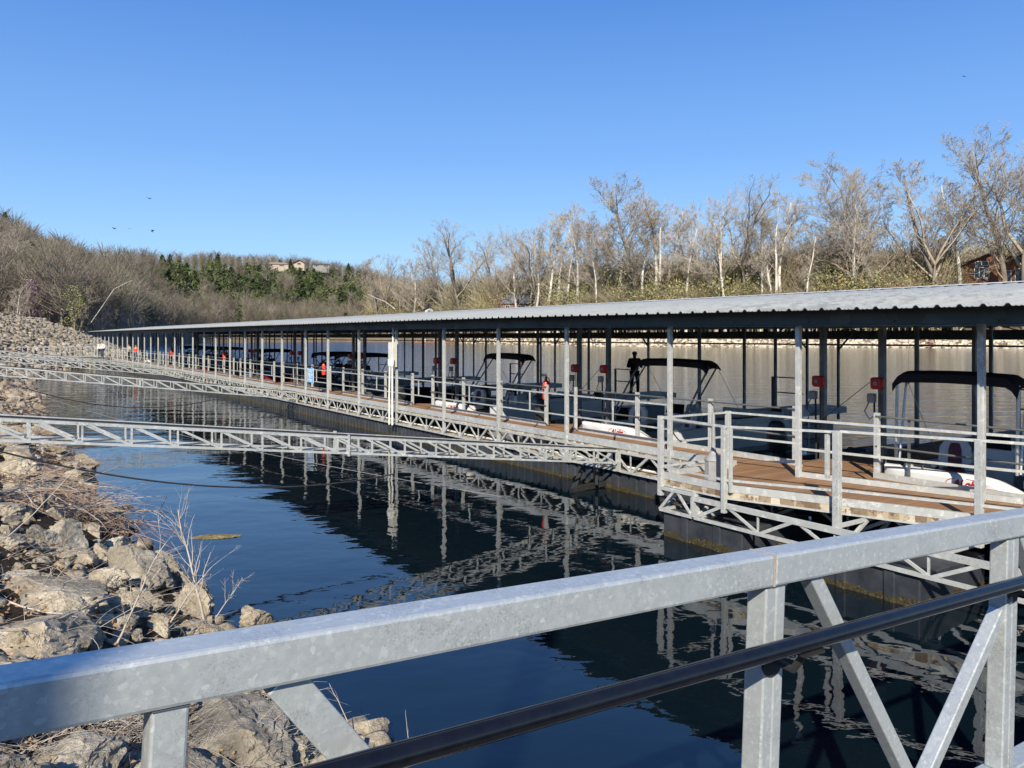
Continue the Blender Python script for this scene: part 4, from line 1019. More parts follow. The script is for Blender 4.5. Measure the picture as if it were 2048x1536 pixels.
# ---- birds
def bird(label, x, y, Y, sp, bank, head):
    t = thing('bird', label, 'bird', at(x, y, Y), (bank, 0, head), 'dark birds soaring over the lake')
    m = MB(); m.tube([(0, -.32, 0), (0, -.15, .0), (0, .1, 0), (0, .3, .01), (0, .38, 0)], [.02, .09, .10, .05, .015], 8)
    m.loft([[(-.05, -.28, 0), (.05, -.28, 0)], [(-.13, -.52, 0), (.13, -.52, 0)]], 0, False, False); m.build('body', BIRDM, t, smooth=True)
    for s_ in (-1, 1):
        m = MB(); m.loft([[(s_ * .06, -.13, .02), (s_ * .06, .17, .03)], [(s_ * .45, -.16, .16), (s_ * .45, .18, .17)], [(s_ * .8, -.2, .2), (s_ * .85, .08, .22)], [(s_ * sp, -.24, .12), (s_ * sp, -.14, .13)]], 0, False, False)
        m.build('wing', BIRDM, t)
bird('dark bird soaring alone, highest over the left hill', 298, 397, 190, 1.1, .4, 1.2)
bird('dark bird leftmost of the row of three over the hill', 228, 457, 190, 1.15, .5, 1.5)
bird('dark bird in the middle of the row of three over the hill', 259, 457, 220, 1.0, .1, .6)
bird('dark bird rightmost of the row of three, wings tilted steeply', 304, 462, 190, 1.1, .9, 2.3)
bird('tiny dark bird alone in the sky at upper right', 1928, 153, 230, 1.0, .5, .5)
# ================================================================= NEAR BANK: boulders, brush, railing
def on_bank(x, y):
    """point of the bank that is seen at this place of the picture"""
    tx, tz = (x - 1024) / 1539, -(y - 673) / 1539; Y = 2.5
    while Y < 200:
        X = tx * Y; z = H + tz * Y; v = NX * X + NY * Y; u = DX * X + DY * Y
        if z <= max(bank_z(u, v), 0): return Vector((X, Y, z)), u, v
        Y += .03
    return Vector((tx * Y, Y, 0)), 0, 0
bprotos = []
for i in range(9):
    V, F = rock_np(5, 300 + i, .16, [.72, .9, .8, .65, .95, .76, .85, .6, .9][i], 9)
    me = None; o = np_mesh('boulder', V, F, ROCK_M, smooth=True); bprotos.append(o.data); bpy.data.objects.remove(o)
    bprotos[-1].set_sharp_from_angle(angle=R(32))
bprotos_g = [m.copy() for m in bprotos]
for m in bprotos_g: m.materials[0] = ROCK_G
def boulder(label, p, r, i, sc=(1, 1, 1), rz=0, mat=None, group=None, tilt=0):
    o = link('boulder', (bprotos_g if mat == 'g' else bprotos)[i % 9]); o.location = p; o.scale = (r * sc[0], r * sc[1], r * sc[2]); o.rotation_euler = (tilt, tilt * .6, rz)
    if mat not in (None, 'g'): o.material_slots[0].link = 'OBJECT'; o.material_slots[0].material = mat
    return tag(o, label, 'boulder', group)
# picture x, y, width, proto, squash, material, label
BL = [(42, 905, 80, 3, (1, 1, .95), None, 'large flat-topped brown boulder beneath the nearest truss arm'),
 (75, 1075, 66, 4, (1, .9, 1.05), 'g', 'rounded grey boulder with pitted face left of the dark leaning slab'),
 (20, 1075, 62, 2, (1, 1, .9), 'g', 'round grey boulder cut by the left picture edge below the brush pile'),
 (140, 1072, 90, 6, (.8, 1.2, 1.1), 'g', 'dark leaning slab between the pitted boulder and the twigs'),
 (95, 1155, 170, 7, (1.1, .9, .72), None, 'long flat layered limestone boulder in the middle of the bank'),
 (265, 1130, 128, 0, (1, 1, 1.05), 'g', 'biggest furrowed grey boulder at the water edge'),
 (318, 1128, 66, 5, (1, 1, 1.1), 'g', 'dark shaded boulder just right of the furrowed one'),
 (215, 1152, 60, 8, (1, 1, .8), None, 'smooth tan boulder tucked under the furrowed one'),
 (196, 1095, 52, 1, (1, 1, .6), None, 'small pale flat stone behind the furrowed boulder'),
 (155, 1110, 72, 3, (1, .9, .9), None, 'tan cracked boulder above the long layered one'),
 (372, 1205, 82, 1, (1, 1, 1.15), None, 'tan block standing in the water edge behind the tall twig'),
 (508, 1226, 78, 2, (1, .9, .9), None, 'pale round boulder sitting alone in the water just above the railing'),
 (255, 1200, 60, 4, (1, 1, 1), None, 'speckled tan boulder above the railing, left of the dark gap'),
 (200, 1212, 56, 6, (1, 1, .8), None, 'cream wedge-shaped stone with shadow below it'),
 (295, 1205, 62, 5, (1, 1, 1), None, 'rough tan boulder left of the standing block'),
 (128, 1215, 70, 8, (1, 1, .9), None, 'broken cream stone near the left centre of the rubble'),
 (70, 1245, 180, 7, (1.2, .9, .9), None, 'very large pale slab low in the left corner over the railing'),
 (185, 1262, 60, 1, (1, 1, .9), None, 'jagged cream stone just above the railing'),
 (265, 1270, 42, 3, (1, 1, .9), None, 'small rounded pale stone touching the railing line'),
 (235, 1240, 58, 0, (1, 1, .8), 'g', 'grey stone in the shaded gap above the railing'),
 (320, 1245, 60, 6, (1, 1, .8), None, 'cracked stone beside the thin stems above the railing'),
 (440, 1455, 240, 7, (1.0, .9, .85), 'g', 'huge dark speckled boulder seen under the railing'),
 (640, 1530, 110, 4, (1, 1, .7), 'g', 'flat grey boulder under the black handrail at the bottom'),
 (715, 1490, 46, 2, (1, 1, .9), None, 'small wet stone at the water beyond the slanting brace'),
 (330, 1525, 150, 0, (1, 1, .7), 'g', 'dark boulder at the bottom edge beside the left post'),
 (150, 1500, 170, 5, (1, 1, .7), 'g', 'shaded boulder under brush at the bottom left'),
 (205, 1035, 60, 1, (1, 1.1, .9), None, 'brown boulder at the waterline right of the brush pile'),
 (165, 998, 36, 3, (1, 1, .9), None, 'small boulder at the waterline beyond the brush pile'),
 (130, 975, 46, 6, (1, 1, .8), None, 'lumpy boulder among dead grass above the brush pile'),
 (30, 940, 70, 8, (1, 1, .9), None, 'pale knobbly boulder under the large flat-topped one'),
 (15, 1010, 60, 2, (1, 1, .8), 'g', 'grey boulder half buried by the brush pile'),
 (85, 850, 40, 4, (1, 1, .7), None, 'dark stone at the waterline behind the nearest truss arm'),
 (105, 862, 34, 1, (1, 1, .8), None, 'tan stone at the waterline behind the nearest truss arm, farthest out')]
for (x, y, wd, pi_, sc, mt, lab) in BL:
    p, u, v = on_bank(x, min(y + wd * .22, 1600)); r = wd / 2 * p.y / 1539 * .98
    boulder(lab, p + Vector((0, 0, r * sc[2] * .12)), r * 1.18, pi_, sc, random.uniform(0, 6.28), mt, tilt=random.uniform(-.2, .2))
G_ = 'loose limestone boulders of the near bank'
fill = 0; placed = [on_bank(b[0], b[1])[0] for b in BL]
for _ in range(900):
    if fill >= 230: break
    u = 3.5 + 50 * random.random() ** 1.5; v = random.uniform(-.6 if u < 20 else -.2, shore_v(u) + .1); p = P(u, v, bank_z(u, v))
    r = random.uniform(.09, .27) * (1 if u < 20 else 1.5)
    if any((p - q).length < r + .16 for q in placed): continue
    placed.append(p); fill += 1
    boulder('angular tan limestone boulder lying loose on the near bank' , p + Vector((0, 0, r * .08)), r, random.randrange(9), (1, random.uniform(.7, 1.1), random.uniform(.6, 1)), random.uniform(0, 6.28), random.choice([None, None, 'g']), G_, random.uniform(-.4, .4))
for x, y, wd, lab, sc, i in ((425, 1069, 88, 'long flat algae-brown rock awash in open water', (1, .45, .22), 7), (246, 1012, 30, 'small dark rock awash in open water', (1, .7, .35), 2), (155, 957, 60, 'low grassy rock at the water edge by the brush', (1, .5, .25), 3)):
    Y = 1539 * (H + .0) / (y + 4 - 673); p = Vector(((x - 1024) / 1539 * Y, Y, 0.0)); boulder(lab, p, wd / 2 * Y / 1539, i, sc, .12 if wd > 60 else .5, ROCK_WET)

# ---- dry brush: heaps of thin bent stems, and leaf litter
def stem_segments(base, d, L, r0, n=6, droop=.25, wob=.15, rnd=random):
    out = []; p = Vector(base); d = Vector(d).normalized()
    for i in range(n):
        d2 = (d + Vector((rnd.uniform(-wob, wob), rnd.uniform(-wob, wob), rnd.uniform(-wob, wob) - droop / n))).normalized()
        q = p + d2 * (L / n); out.append((*p, *q, r0 * (1 - i / n * .7), r0 * (1 - (i + 1) / n * .7))); p, d = q, d2
    return out
def brush(name, pts, nst, L, r, seed, label=None, main=None, up=.35, mat=DRYSTEM, droop=.5, spreadr=.35):
    rnd = random.Random(seed); S = []
    for _ in range(nst):
        b = Vector(rnd.choice(pts)) + Vector((rnd.uniform(-spreadr, spreadr), rnd.uniform(-spreadr, spreadr), rnd.uniform(0, .12)))
        a = rnd.gauss(main, .55) if main is not None else rnd.uniform(0, 6.28)
        S += stem_segments(b, (math.cos(a), math.sin(a), rnd.uniform(0, up)), L * rnd.uniform(.4, 1.2), r * rnd.uniform(.5, 1.3), 6, droop, .16, rnd)
    V, F = seg_mesh(S, 3); o = np_mesh(name, V, F, mat); o['kind'] = 'stuff'; return o
pile = [on_bank(x, y)[0] for x, y in ((10, 1000), (60, 985), (110, 990), (150, 1010), (30, 960), (90, 960), (180, 1030), (130, 1030), (200, 1055))]
brush('dry_brush', pile, 560, 1.15, .0085, 1, main=-.9, up=.4, spreadr=.45)
brush('dry_brush', [p_ + Vector((0, 0, .12)) for p_ in pile], 120, 1.25, .006, 31, main=-.5, up=.6, mat=GREYSTEM, spreadr=.5)
brush('dry_grass', pile, 700, .6, .0028, 2, up=.5, mat=GREYSTEM)
pts_b = [on_bank(x, y)[0] for x, y in ((40, 1130), (60, 1200), (20, 1290), (120, 1280), (230, 1235), (180, 1180), (100, 1110), (10, 1180), (280, 1230), (330, 1280))]
brush('dry_grass', pts_b, 190, .8, .0028, 3, up=.8, mat=GREYSTEM)
pts_c = [on_bank(x, y)[0] for x, y in ((60, 1500), (130, 1470), (220, 1500), (30, 1450), (260, 1520), (200, 1440), (520, 1420), (480, 1530), (560, 1530))]
brush('dry_grass', pts_c, 700, .55, .0022, 4, up=1.0, mat=GREYSTEM, spreadr=.25)
pts_d = [P(u_, shore_v(u_) - s_, bank_z(u_, shore_v(u_) - s_)) for u_ in np.arange(14, 60, .6) for s_ in (.3, .9, 1.6)]
brush('dry_grass', pts_d, 1500, .9, .006, 5, up=.6, mat=DRYSTEM)
rnd = random.Random(9); LV = []; LF = []
for _ in range(2600):
    src = rnd.choice(pile + pts_b + pts_c); p = Vector(src) + Vector((rnd.uniform(-.6, .6), rnd.uniform(-.6, .6), 0)); u = DX * p.x + DY * p.y; v = NX * p.x + NY * p.y
    if v > shore_v(u) - .1: continue
    p.z = bank_z(u, v) + rnd.uniform(.01, .10); s_ = rnd.uniform(.010, .026); a = Vector((rnd.gauss(0, 1), rnd.gauss(0, 1), rnd.gauss(0, .5))).normalized(); b = a.orthogonal().normalized() * .6
    n0 = len(LV); LV += [p - a * s_, p + b * s_, p + a * s_, p - b * s_ + Vector((0, 0, s_ * .4))]; LF.append((n0, n0 + 1, n0 + 2, n0 + 3))
o = np_mesh('fallen_leaves', LV, LF, mat_noisy('dead_leaves', (.20, .11, .055), (.40, .27, .16), 9, .85)); o['kind'] = 'stuff'

# ---- leafless saplings and stems over the water
def sapling(label, base, d, L, r, n=9, br=14, seed=0, mat=None, fine=True):
    rnd = random.Random(seed); root = thing('sapling', label, 'sapling', base); S = stem_segments((0, 0, 0), d, L, r, 12, -.1, .10, rnd); T = []
    for k in range(br):
        i = rnd.randrange(3, 12); p = Vector(S[i][:3]); dd = (Vector(S[i][3:6]) - p).normalized()
        side = Vector((rnd.gauss(0, 1), rnd.gauss(0, 1), rnd.gauss(.2, .6))).normalized(); q = stem_segments(p, dd * 1.1 + side * .75, L * rnd.uniform(.18, .42), S[i][6] * .6, 6, -.1, .16, rnd); T += q
        if fine:
            for _ in range(4):
                j = rnd.randrange(1, 6); T += stem_segments(q[j][:3], (Vector(q[j][3:6]) - Vector(q[j][:3])).normalized() + Vector((rnd.gauss(0, .5), rnd.gauss(0, .5), rnd.gauss(0, .4))), L * rnd.uniform(.06, .15), .0016, 4, 0, .2, rnd)
    mat = mat or GREYSTEM
    V, F = seg_mesh(S, 6); np_mesh('stem', V, F, mat, root); V, F = seg_mesh(T, 3); np_mesh('twigs', V, F, mat, root); return root
def sap_img(label, b, tip, r, br, seed, dY=0.0, mat=None, fine=True):
    p, u, v = on_bank(*b); q = at(tip[0], tip[1], p.y + dY); d = q - p; return sapling(label, p, d, d.length * .97, r, br=br, seed=seed, mat=mat, fine=fine)
sap_img('tallest pale bare sapling leaning up over the water from the rocks', (410, 1250), (372, 1015), .016, 22, 3, -.15)
sap_img('thin bare sapling arching right, between the rocks and the lone boulder', (330, 1260), (448, 1118), .010, 10, 4, -.1)
sap_img('thin bare sapling farthest right, its tip above the lone boulder', (425, 1245), (488, 1150), .008, 8, 6, -.1)
sap_img('bare grey branch slanting up right from the railing line', (228, 1300), (330, 1080), .012, 14, 5, .2)
sap_img('small forked twig bush at the water edge above the furrowed boulder', (262, 1080), (292, 1022), .006, 9, 8, .1)
sap_img('long pale dead stem crossing the left rubble downwards', (0, 1195), (180, 1290), .010, 5, 10, -.4)
sap_img('long pale dead stem slanting over the brush pile', (0, 1085), (190, 955), .008, 4, 11, .6)
sap_img('thin dark twig sticking out of the water beyond the brush', (318, 1022), (342, 990), .008, 2, 12, .2, RUBBER, False)
sap_img('fan of dark bare twigs over the water beside the big flat-topped boulder', (100, 945), (190, 895), .007, 12, 13, .4, BARK_B)
sap_img('single dry twig poking up beyond the slanting brace', (712, 1480), (655, 1365), .006, 2, 14, .2, None, False)
sap_img('short dry twig rising from the water above the handrail', (822, 1500), (796, 1420), .004, 1, 15, .1, None, False)

# ---- gangway railing in the foreground
SL = -.057; rl = thing('gangway_railing', 'large galvanised tube railing with black handrail across the foreground', 'railing', P(1.55, 0, 0))
O0 = Vector((-.858, 1.29, 2.917)); A = Vector((NX, NY, SL)).normalized(); Bn = Vector((DX, DY, 0)); C = A.cross(Bn) * -1
if C.z < 0: C = -C
base = P(1.55, 0, 0)
def q(s, n, z): return O0 + A * s + Bn * n + C * z - base
def rbar(m, s0, s1, n0, n1, z0, z1, mi=0):
    vs = [q(s, n, z) for s in (s0, s1) for n, z in ((n0, z0), (n1, z0), (n1, z1), (n0, z1))]
    m.add(vs, [(0, 1, 2, 3), (7, 6, 5, 4), (0, 4, 5, 1), (1, 5, 6, 2), (2, 6, 7, 3), (3, 7, 4, 0)], mi)
def fixn(o):
    bm = bmesh.new(); bm.from_mesh(o.data); bmesh.ops.recalc_face_normals(bm, faces=bm.faces); bm.to_mesh(o.data); bm.free(); return o
m = MB(); rbar(m, -2.2, 2.068, 0, .10, -.10, 0); fixn(m.build('top_rail', GALV_NEAR, rl, bevel=.009))
m = MB(); rbar(m, 2.072, 7.5, 0, .10, -.10, 0); fixn(m.build('top_rail', GALV_NEAR, rl, bevel=.009))
RUST = mat_noisy('rusty_weld', (.30, .22, .15), (.42, .36, .30), 60, .8)
m = MB(); rbar(m, 2.066, 2.074, .0005, .0995, -.0995, -.0005); fixn(m.build('weld_seam', RUST, rl))
for sp, wd in ((.275, .068), (2.095, .10), (3.785, .112), (5.4, .112), (-1.4, .078)):
    for j in range(2 if wd > .09 else 1):
        a = sp - wd / 2 + j * wd / 2; m = MB(); rbar(m, a, a + (wd / 2 - .001 if wd > .09 else wd), .012, .088, -1.12, -.1015); fixn(m.build('post', GALV_NEAR, rl, bevel=.006))
def brace(s0, z0, s1, z1, w_=.062, n0=.022, n1=.078):
    m = MB(); dx, dz = s1 - s0, z1 - z0; L = math.hypot(dx, dz); px, pz = -dz / L * w_ / 2, dx / L * w_ / 2
    vs = [q(s0 + px, n, z0 + pz) for n in (n0, n1)] + [q(s0 - px, n, z0 - pz) for n in (n0, n1)] + [q(s1 + px, n, z1 + pz) for n in (n0, n1)] + [q(s1 - px, n, z1 - pz) for n in (n0, n1)]
    m.add(vs, [(0, 1, 3, 2), (4, 6, 7, 5), (0, 4, 5, 1), (1, 5, 7, 3), (3, 7, 6, 2), (2, 6, 4, 0)]); fixn(m.build('brace', GALV_NEAR, rl, bevel=.005))
brace(.49, -.095, 1.28, -1.05, .078)
brace(2.31, -.085, 3.10, -1.09, .055); brace(3.735, -.43, 3.02, -1.10, .055)
brace(3.9, -.095, 4.7, -1.08); brace(5.3, -.33, 4.75, -1.08)
m = MB()
for sp, wd in ((.275, .068), (2.095, .10), (3.785, .112)):
    m.tube([q(sp - wd / 2, .0105, -.1025), q(sp + wd / 2, .0105, -.1025)], .0032, 6)
m.build('weld_bead', GALV_SHADE, rl)
m = MB(); rbar(m, -2.2, 7.5, 0, .10, -1.22, -1.12); fixn(m.build('bottom_chord', GALV_NEAR, rl, bevel=.006))
m = MB(); m.add([q(3.575, .05, -.103), q(3.575, .05, -.2), q(3.42, .05, -.103), q(3.575, .07, -.103), q(3.575, .07, -.2), q(3.42, .07, -.103)], [(0, 1, 2), (3, 5, 4), (0, 3, 4, 1), (1, 4, 5, 2), (2, 5, 3, 0)]); 
hn = -.125; hz = -.232
m = MB(); m.tube([q(s, hn, hz + .0) for s in np.linspace(-2, 7.5, 20)], .0262, 20); m.build('handrail', BLACKPIPE, rl, smooth=True)
for sp in (.275, 2.08, 3.78, 5.4):
    m = MB(); m.tube([q(sp, .012, hz - .105), q(sp, .004, hz - .105)], .05, 20); m.tube([q(sp, .01, hz - .10), q(sp, hn * .55, hz - .105), q(sp + .0, hn, hz - .02)], .013, 8); m.box(q(sp, hn, hz - .033), (.10, .04, .008), 0, (A, Bn, C)); m.build('handrail_bracket', RUBBER, rl, smooth=True)
for sp, z in ((3.75, -.37), (5.35, -.34)):
    m = MB(); m.tube([q(sp, .013, z), q(sp, .002, z)], .017, 6); m.build('bolt_head', GALV_SHADE, rl)
# gangway floor behind the railing, out of the picture below
m = MB(); rbar(m, -2.2, 7.5, -1.3, -.01, -1.20, -1.14); fixn(m.build('floor_grating', GALV_SHADE, rl))

# unseen pole added to cast a soft shadow on the railing's left end
pb = Vector((-.93, 1.34, 0)) - Vector((math.sin(R(SUN_AZ)), math.cos(R(SUN_AZ)), 0)) * 9.5
t = thing('shadow_pole', 'unseen pole added to cast shadow on the left end of the railing', 'pole', (pb.x, pb.y, 1.0))
m = MB(); m.tube([(0, 0, 0), (0, 0, 12)], [.20, .16], 14); m.build('pole', BARK_B, t, smooth=True)
m = MB(); m.box((0, 0, 11.2), (1.8, .1, .12)); m.build('shadow_pole_arm', BARK_B, t)
# ================================================================= TREES
def tree_segs(seed, Ht, style):
    """bare tree: (trunk segments, crown segments). styles: sycamore (tall, leader, pale), oak (spreading), pole (narrow)"""
    r = random.Random(seed); trunk = []; crown = []
    def grow(p, d, L, rad, depth, nseg, out):
        pts = [(Vector(p), rad, Vector(d))]; wob = .13 if depth else .06
        for i in range(nseg):
            d = (d + Vector((r.gauss(0, wob), r.gauss(0, wob), r.gauss(.05 if depth else 0, wob * .6)))).normalized(); q = pts[-1][0] + d * (L / nseg); rr = rad * (1 - (i + 1) / nseg * .72)
            out.append((*pts[-1][0], *q, pts[-1][1], rr)); pts.append((q, rr, d))
        return pts
    def branch(pts, depth, L, lo, cnt, ang):
        for k in range(cnt):
            t = lo + (1 - lo) * (k + r.random()) / cnt; f = t * (len(pts) - 1); i = min(int(f), len(pts) - 2); p = pts[i][0].lerp(pts[i + 1][0], f - i); d = pts[i][2]
            ax = d.orthogonal().normalized(); ax.rotate(Matrix.Rotation(r.uniform(0, 6.283), 3, d)); a = R(r.gauss(ang, 10))
            nd = (d * math.cos(a) + ax * math.sin(a)); nd = (nd + Vector((0, 0, .16 if depth else .22))).normalized()
            LL = L * r.uniform(.65, 1.2) * (1.15 - .55 * t if depth == 0 else 1.0 - .3 * t); rad = min(pts[i][1] * .62, .012 * LL + .01)
            sub = grow(p, nd, LL, max(rad, .012), depth + 1, 5 if depth < 2 else (3 if depth < 3 else (2 if depth == 3 else 1)), crown)
            if depth == 0: branch(sub, 1, LL * .56, .2, 7 if style != 'pole' else 6, 44)
            elif depth == 1: branch(sub, 2, LL * .55, .2, 5, 42)
            elif depth == 2: branch(sub, 3, LL * .6, .15, 4, 36)
            elif depth == 3: branch(sub, 4, LL * .6, .15, 3, 32)
    if style == 'oak':
        tp = grow((0, 0, 0), Vector((r.gauss(0, .04), r.gauss(0, .04), 1)).normalized(), Ht * .42, Ht * .017, 0, 5, trunk)
        for k in range(5):
            a = 6.283 * (k + r.random() * .5) / 5; nd = Vector((math.cos(a) * .62, math.sin(a) * .62, 1)).normalized()
            lim = grow(tp[-1 if k < 3 else -2][0], nd, Ht * r.uniform(.42, .58), Ht * .0095, 1, 7, crown); branch(lim, 1, Ht * .22, .15, 9, 42)
    elif style == 'fork':
        for s_ in (-1, 1):
            tp = grow((0, 0, 0) if s_ < 0 else trunk[2][:3], Vector((s_ * .14, r.gauss(0, .08), 1)).normalized(), Ht * .9, Ht * .0105, 0, 10, trunk); branch(tp, 0, Ht * .29, .34, 11, 46)
    else:
        tp = grow((0, 0, 0), Vector((r.gauss(0, .03), r.gauss(0, .03), 1)).normalized(), Ht * .96, Ht * (.0105 if style == 'pole' else .0125), 0, 12, trunk)
        branch(tp, 0, Ht * (.34 if style == 'sycamore' else .19), .28 if style == 'sycamore' else .40, 18 if style == 'sycamore' else 14, 50 if style == 'sycamore' else 44)
    return trunk, crown
TP = {}
def proto(key, seed, style, white):
    tk, cr = tree_segs(seed, 30.0, style); f_ = 30.0 / max(x_[5] for x_ in tk + cr)
    tk = [(*(c_ * f_ for c_ in x_[:6]), *x_[6:]) for x_ in tk]; cr = [(*(c_ * f_ for c_ in x_[:6]), *x_[6:]) for x_ in cr]
    V, F = seg_mesh([(*s[:6], s[6] * 1.15, s[7] * 1.15) for s in tk], 7); a = np_mesh('trunk', V, F, BARK_W if white else BARK_B, smooth=True)
    V, F = seg_mesh([(*s[:6], max(s[6], .017), max(s[7], .012)) for s in cr], 3); b = np_mesh('crown', V, F, TWIG_W if white else TWIG_B)
    TP[key] = (a.data, b.data); bpy.data.objects.remove(a); bpy.data.objects.remove(b)
for i, (k_, st_, wh) in enumerate([('sa', 'sycamore', 1), ('sb', 'sycamore', 1), ('sc', 'fork', 1), ('pa', 'pole', 1), ('pb', 'pole', 1), ('ba', 'oak', 0), ('bb', 'oak', 0), ('bc', 'sycamore', 0), ('bd', 'fork', 0), ('be', 'pole', 0)]):
    proto(k_, 40 + i, st_, wh)
# x in the picture, y of the top, kind, distance behind the shore, width factor
TR = [(752, 500, 'bd', 8, 1.0), (780, 505, 'ba', 14, .9), (828, 505, 'sb', 10, .9), (800, 520, 'be', 6, 1), (860, 520, 'bb', 14, .9), (885, 470, 'bc', 22, .9),
 (925, 440, 'ba', 12, 1.05), (968, 452, 'bb', 14, .95), (1005, 480, 'bd', 20, 1), (1035, 445, 'sb', 10, .8), (1048, 455, 'be', 16, .9), (1080, 428, 'bb', 16, 1.1), (1098, 415, 'pa', 8, 1), (1116, 412, 'pb', 12, 1),
 (1155, 400, 'sa', 9, .85), (1070, 445, 'pa', 7, .9), (1136, 430, 'pb', 7, .9), (1192, 455, 'pb', 8, .9), (1290, 400, 'pa', 8, 1), (1372, 420, 'pb', 9, .9), (1450, 410, 'pa', 8, .9), (1522, 400, 'pb', 9, .9), (1620, 450, 'pa', 9, .9), (1178, 430, 'bc', 18, .9), (1208, 440, 'pa', 20, 1), (1262, 352, 'bc', 10, 1.1), (1238, 395, 'pb', 16, 1), (1305, 372, 'sc', 12, .95), (1340, 395, 'pa', 18, 1), (1386, 400, 'sa', 22, .8),
 (1412, 440, 'be', 14, 1), (1432, 375, 'sb', 10, .8), (1470, 430, 'pb', 20, .9), (1500, 358, 'ba', 14, 1.0), (1535, 410, 'be', 18, .9), (1556, 368, 'sc', 9, .8), (1566, 372, 'pa', 12, .9), (1600, 440, 'bb', 46, .9), (1632, 430, 'sb', 30, 1.1),
 (1668, 420, 'bb', 40, 1), (1712, 330, 'sa', 10, .75), (1740, 296, 'bc', 13, 1.1), (1690, 370, 'bd', 18, 1.1), (1790, 420, 'be', 16, 1), (1862, 330, 'ba', 12, .85), (1828, 400, 'bd', 14, .9), (1912, 300, 'be', 10, 1.1), (1922, 335, 'pb', 16, 1),
 (1996, 255, 'bc', 13, 1.0), (2052, 275, 'ba', 9, 1.0), (2075, 270, 'sa', 12, 1), (2110, 330, 'bb', 14, 1), (2150, 300, 'bd', 14, 1)]
_W = {'s': 'pale-barked sycamore', 'p': 'slender pale-barked tree', 'b': 'bare brown tree'}
ADJ = {'sa': 'straight pale sycamore', 'sb': 'open-crowned pale sycamore', 'sc': 'forked white sycamore', 'pa': 'slender white-stemmed tree', 'pb': 'thin pale pole-like tree', 'ba': 'broad bare brown tree', 'bb': 'rounded bare brown tree', 'bc': 'tall bare tree with ascending limbs', 'bd': 'forked bare brown tree', 'be': 'narrow bare brown tree'}
cnt = {}
for (x, ytop, key, d, wf) in sorted(TR):
    p = far_pt(x, d); Ht = (H + (673 - ytop) * p.y / 1539) - p.z; n = cnt.get(key, 0); cnt[key] = n + 1
    lab = f'{ADJ[key]} of the right-hand bank, {ORD[n]} such from the left'
    t = thing('tree', lab, 'tree', p - Vector((0, 0, .2)), (0, 0, random.uniform(0, 6.28)), 'bare trees along the right-hand bank'); t.scale = (Ht / 30 * wf * 1.25,) * 2 + (Ht / 30,)
    link('trunk', TP[key][0], t); link('crown', TP[key][1], t)
# near trees on the left above the levee
TL = [(18, 470, 'bc', 40), (-25, 440, 'ba', 30), (60, 520, 'bd', 14), (36, 560, 'sc', 2), (88, 545, 'bb', 20), (118, 560, 'be', 10), (195, 600, 'bb', 2), (232, 560, 'bd', 14), (270, 590, 'sb', 3), (300, 560, 'bb', 20), (172, 560, 'bc', 30), (330, 610, 'be', 3)]
for i, (x, ytop, key, d) in enumerate(TL):
    p = far_pt(x, d); Ht = (H + (673 - ytop) * p.y / 1539) - p.z
    t = thing('tree', f'{ADJ[key]} below the left hill, {ORD[i]} of those', 'tree', p - Vector((0, 0, .3)), (0, 0, random.uniform(0, 6)), 'bare trees at the foot of the left hill'); t.scale = (Ht / 30 * 1.2,) * 2 + (Ht / 30,)
    link('trunk', TP[key][0], t); link('crown', TP[key][1], t)
# fallen pale limb leaning out over the far shore
def limb(label, pts, r, Y):
    m = MB(); P3 = [at(x, y, Y + i * .5) for i, (x, y) in enumerate(pts)]; m.tube(P3, [r * (1 - i / len(pts) * .8) for i in range(len(pts))], 6); o = m.build('fallen_limb', BARK_W); return tag(o, label, 'limb')
limb('thin pale dead limb leaning up right from the left hill shore', [(180, 648), (205, 612), (228, 578), (240, 572), (265, 560)], .07, 160)
limb('pale dead limb leaning out at the left end of the right-hand bank', [(790, 618), (770, 603), (752, 596), (735, 588)], .26, 478)
# leafing tree: yellow-green leaf clouds over pale stems
def leaf_cloud(n, fn, size, r_):
    c = np.array([fn() for _ in range(n)]); a = r_.normal(size=(n, 3)); a /= np.linalg.norm(a, axis=1, keepdims=True); b = np.cross(a, r_.normal(size=(n, 3))); b /= np.linalg.norm(b, axis=1, keepdims=True)
    s_ = (size * r_.uniform(.5, 1.4, n))[:, None]; V = np.stack([c - a * s_, c + b * s_ * .7, c + a * s_, c - b * s_ * .7], 1).reshape(-1, 3); return V, np.arange(4 * n).reshape(-1, 4)
def leafy(label, x, ytop, d, w_, col, n, seed, name='leafing_tree', cat='tree', key='be', size=.16, group=None, bottom=.25):
    r_ = np.random.default_rng(seed); p = far_pt(x, d); Ht = (H + (673 - ytop) * p.y / 1539) - p.z; W = w_ * p.y / 1539 / 2
    t = thing(name, label, cat, p, group=group)
    k1 = link('trunk', TP[key][0], t); k1.scale = (Ht / 30 * .9,) * 3; k2 = link('branches', TP[key][1], t); k2.scale = (Ht / 30 * 1.2, Ht / 30 * 1.2, Ht / 30)
    cl = [(r_.normal(0, .42), r_.normal(0, .42), r_.uniform(bottom, 1), r_.uniform(.08, .26)) for _ in range(30)]
    def fn():
        c = cl[r_.integers(len(cl))]; q = r_.normal(size=3) * c[3]; e = math.sqrt(max(0, 1 - (2 * (c[2] - bottom) / (1 - bottom) - 1) ** 2)) * .8 + .2
        return np.array([c[0] * W * e + q[0] * W, c[1] * W * e + q[1] * W, min(c[2] * Ht + q[2] * W, Ht)])
    V, F = leaf_cloud(n, fn, size, r_); tint = np.repeat(np.array(col)[None] * r_.uniform(.6, 1.4, (n, 1)), 4, 0); np_mesh('crown', V, F, TINT_M, t, tint); return t
leafy('young yellow-green leafing tree beside the end of the dock roof', 150, 572, 1, 62, (.24, .235, .10), 1500, 21, size=.13)
leafy('small pinkish flowering tree in front of the left hill', 62, 560, 6, 36, (.30, .20, .24), 1300, 22, size=.13)
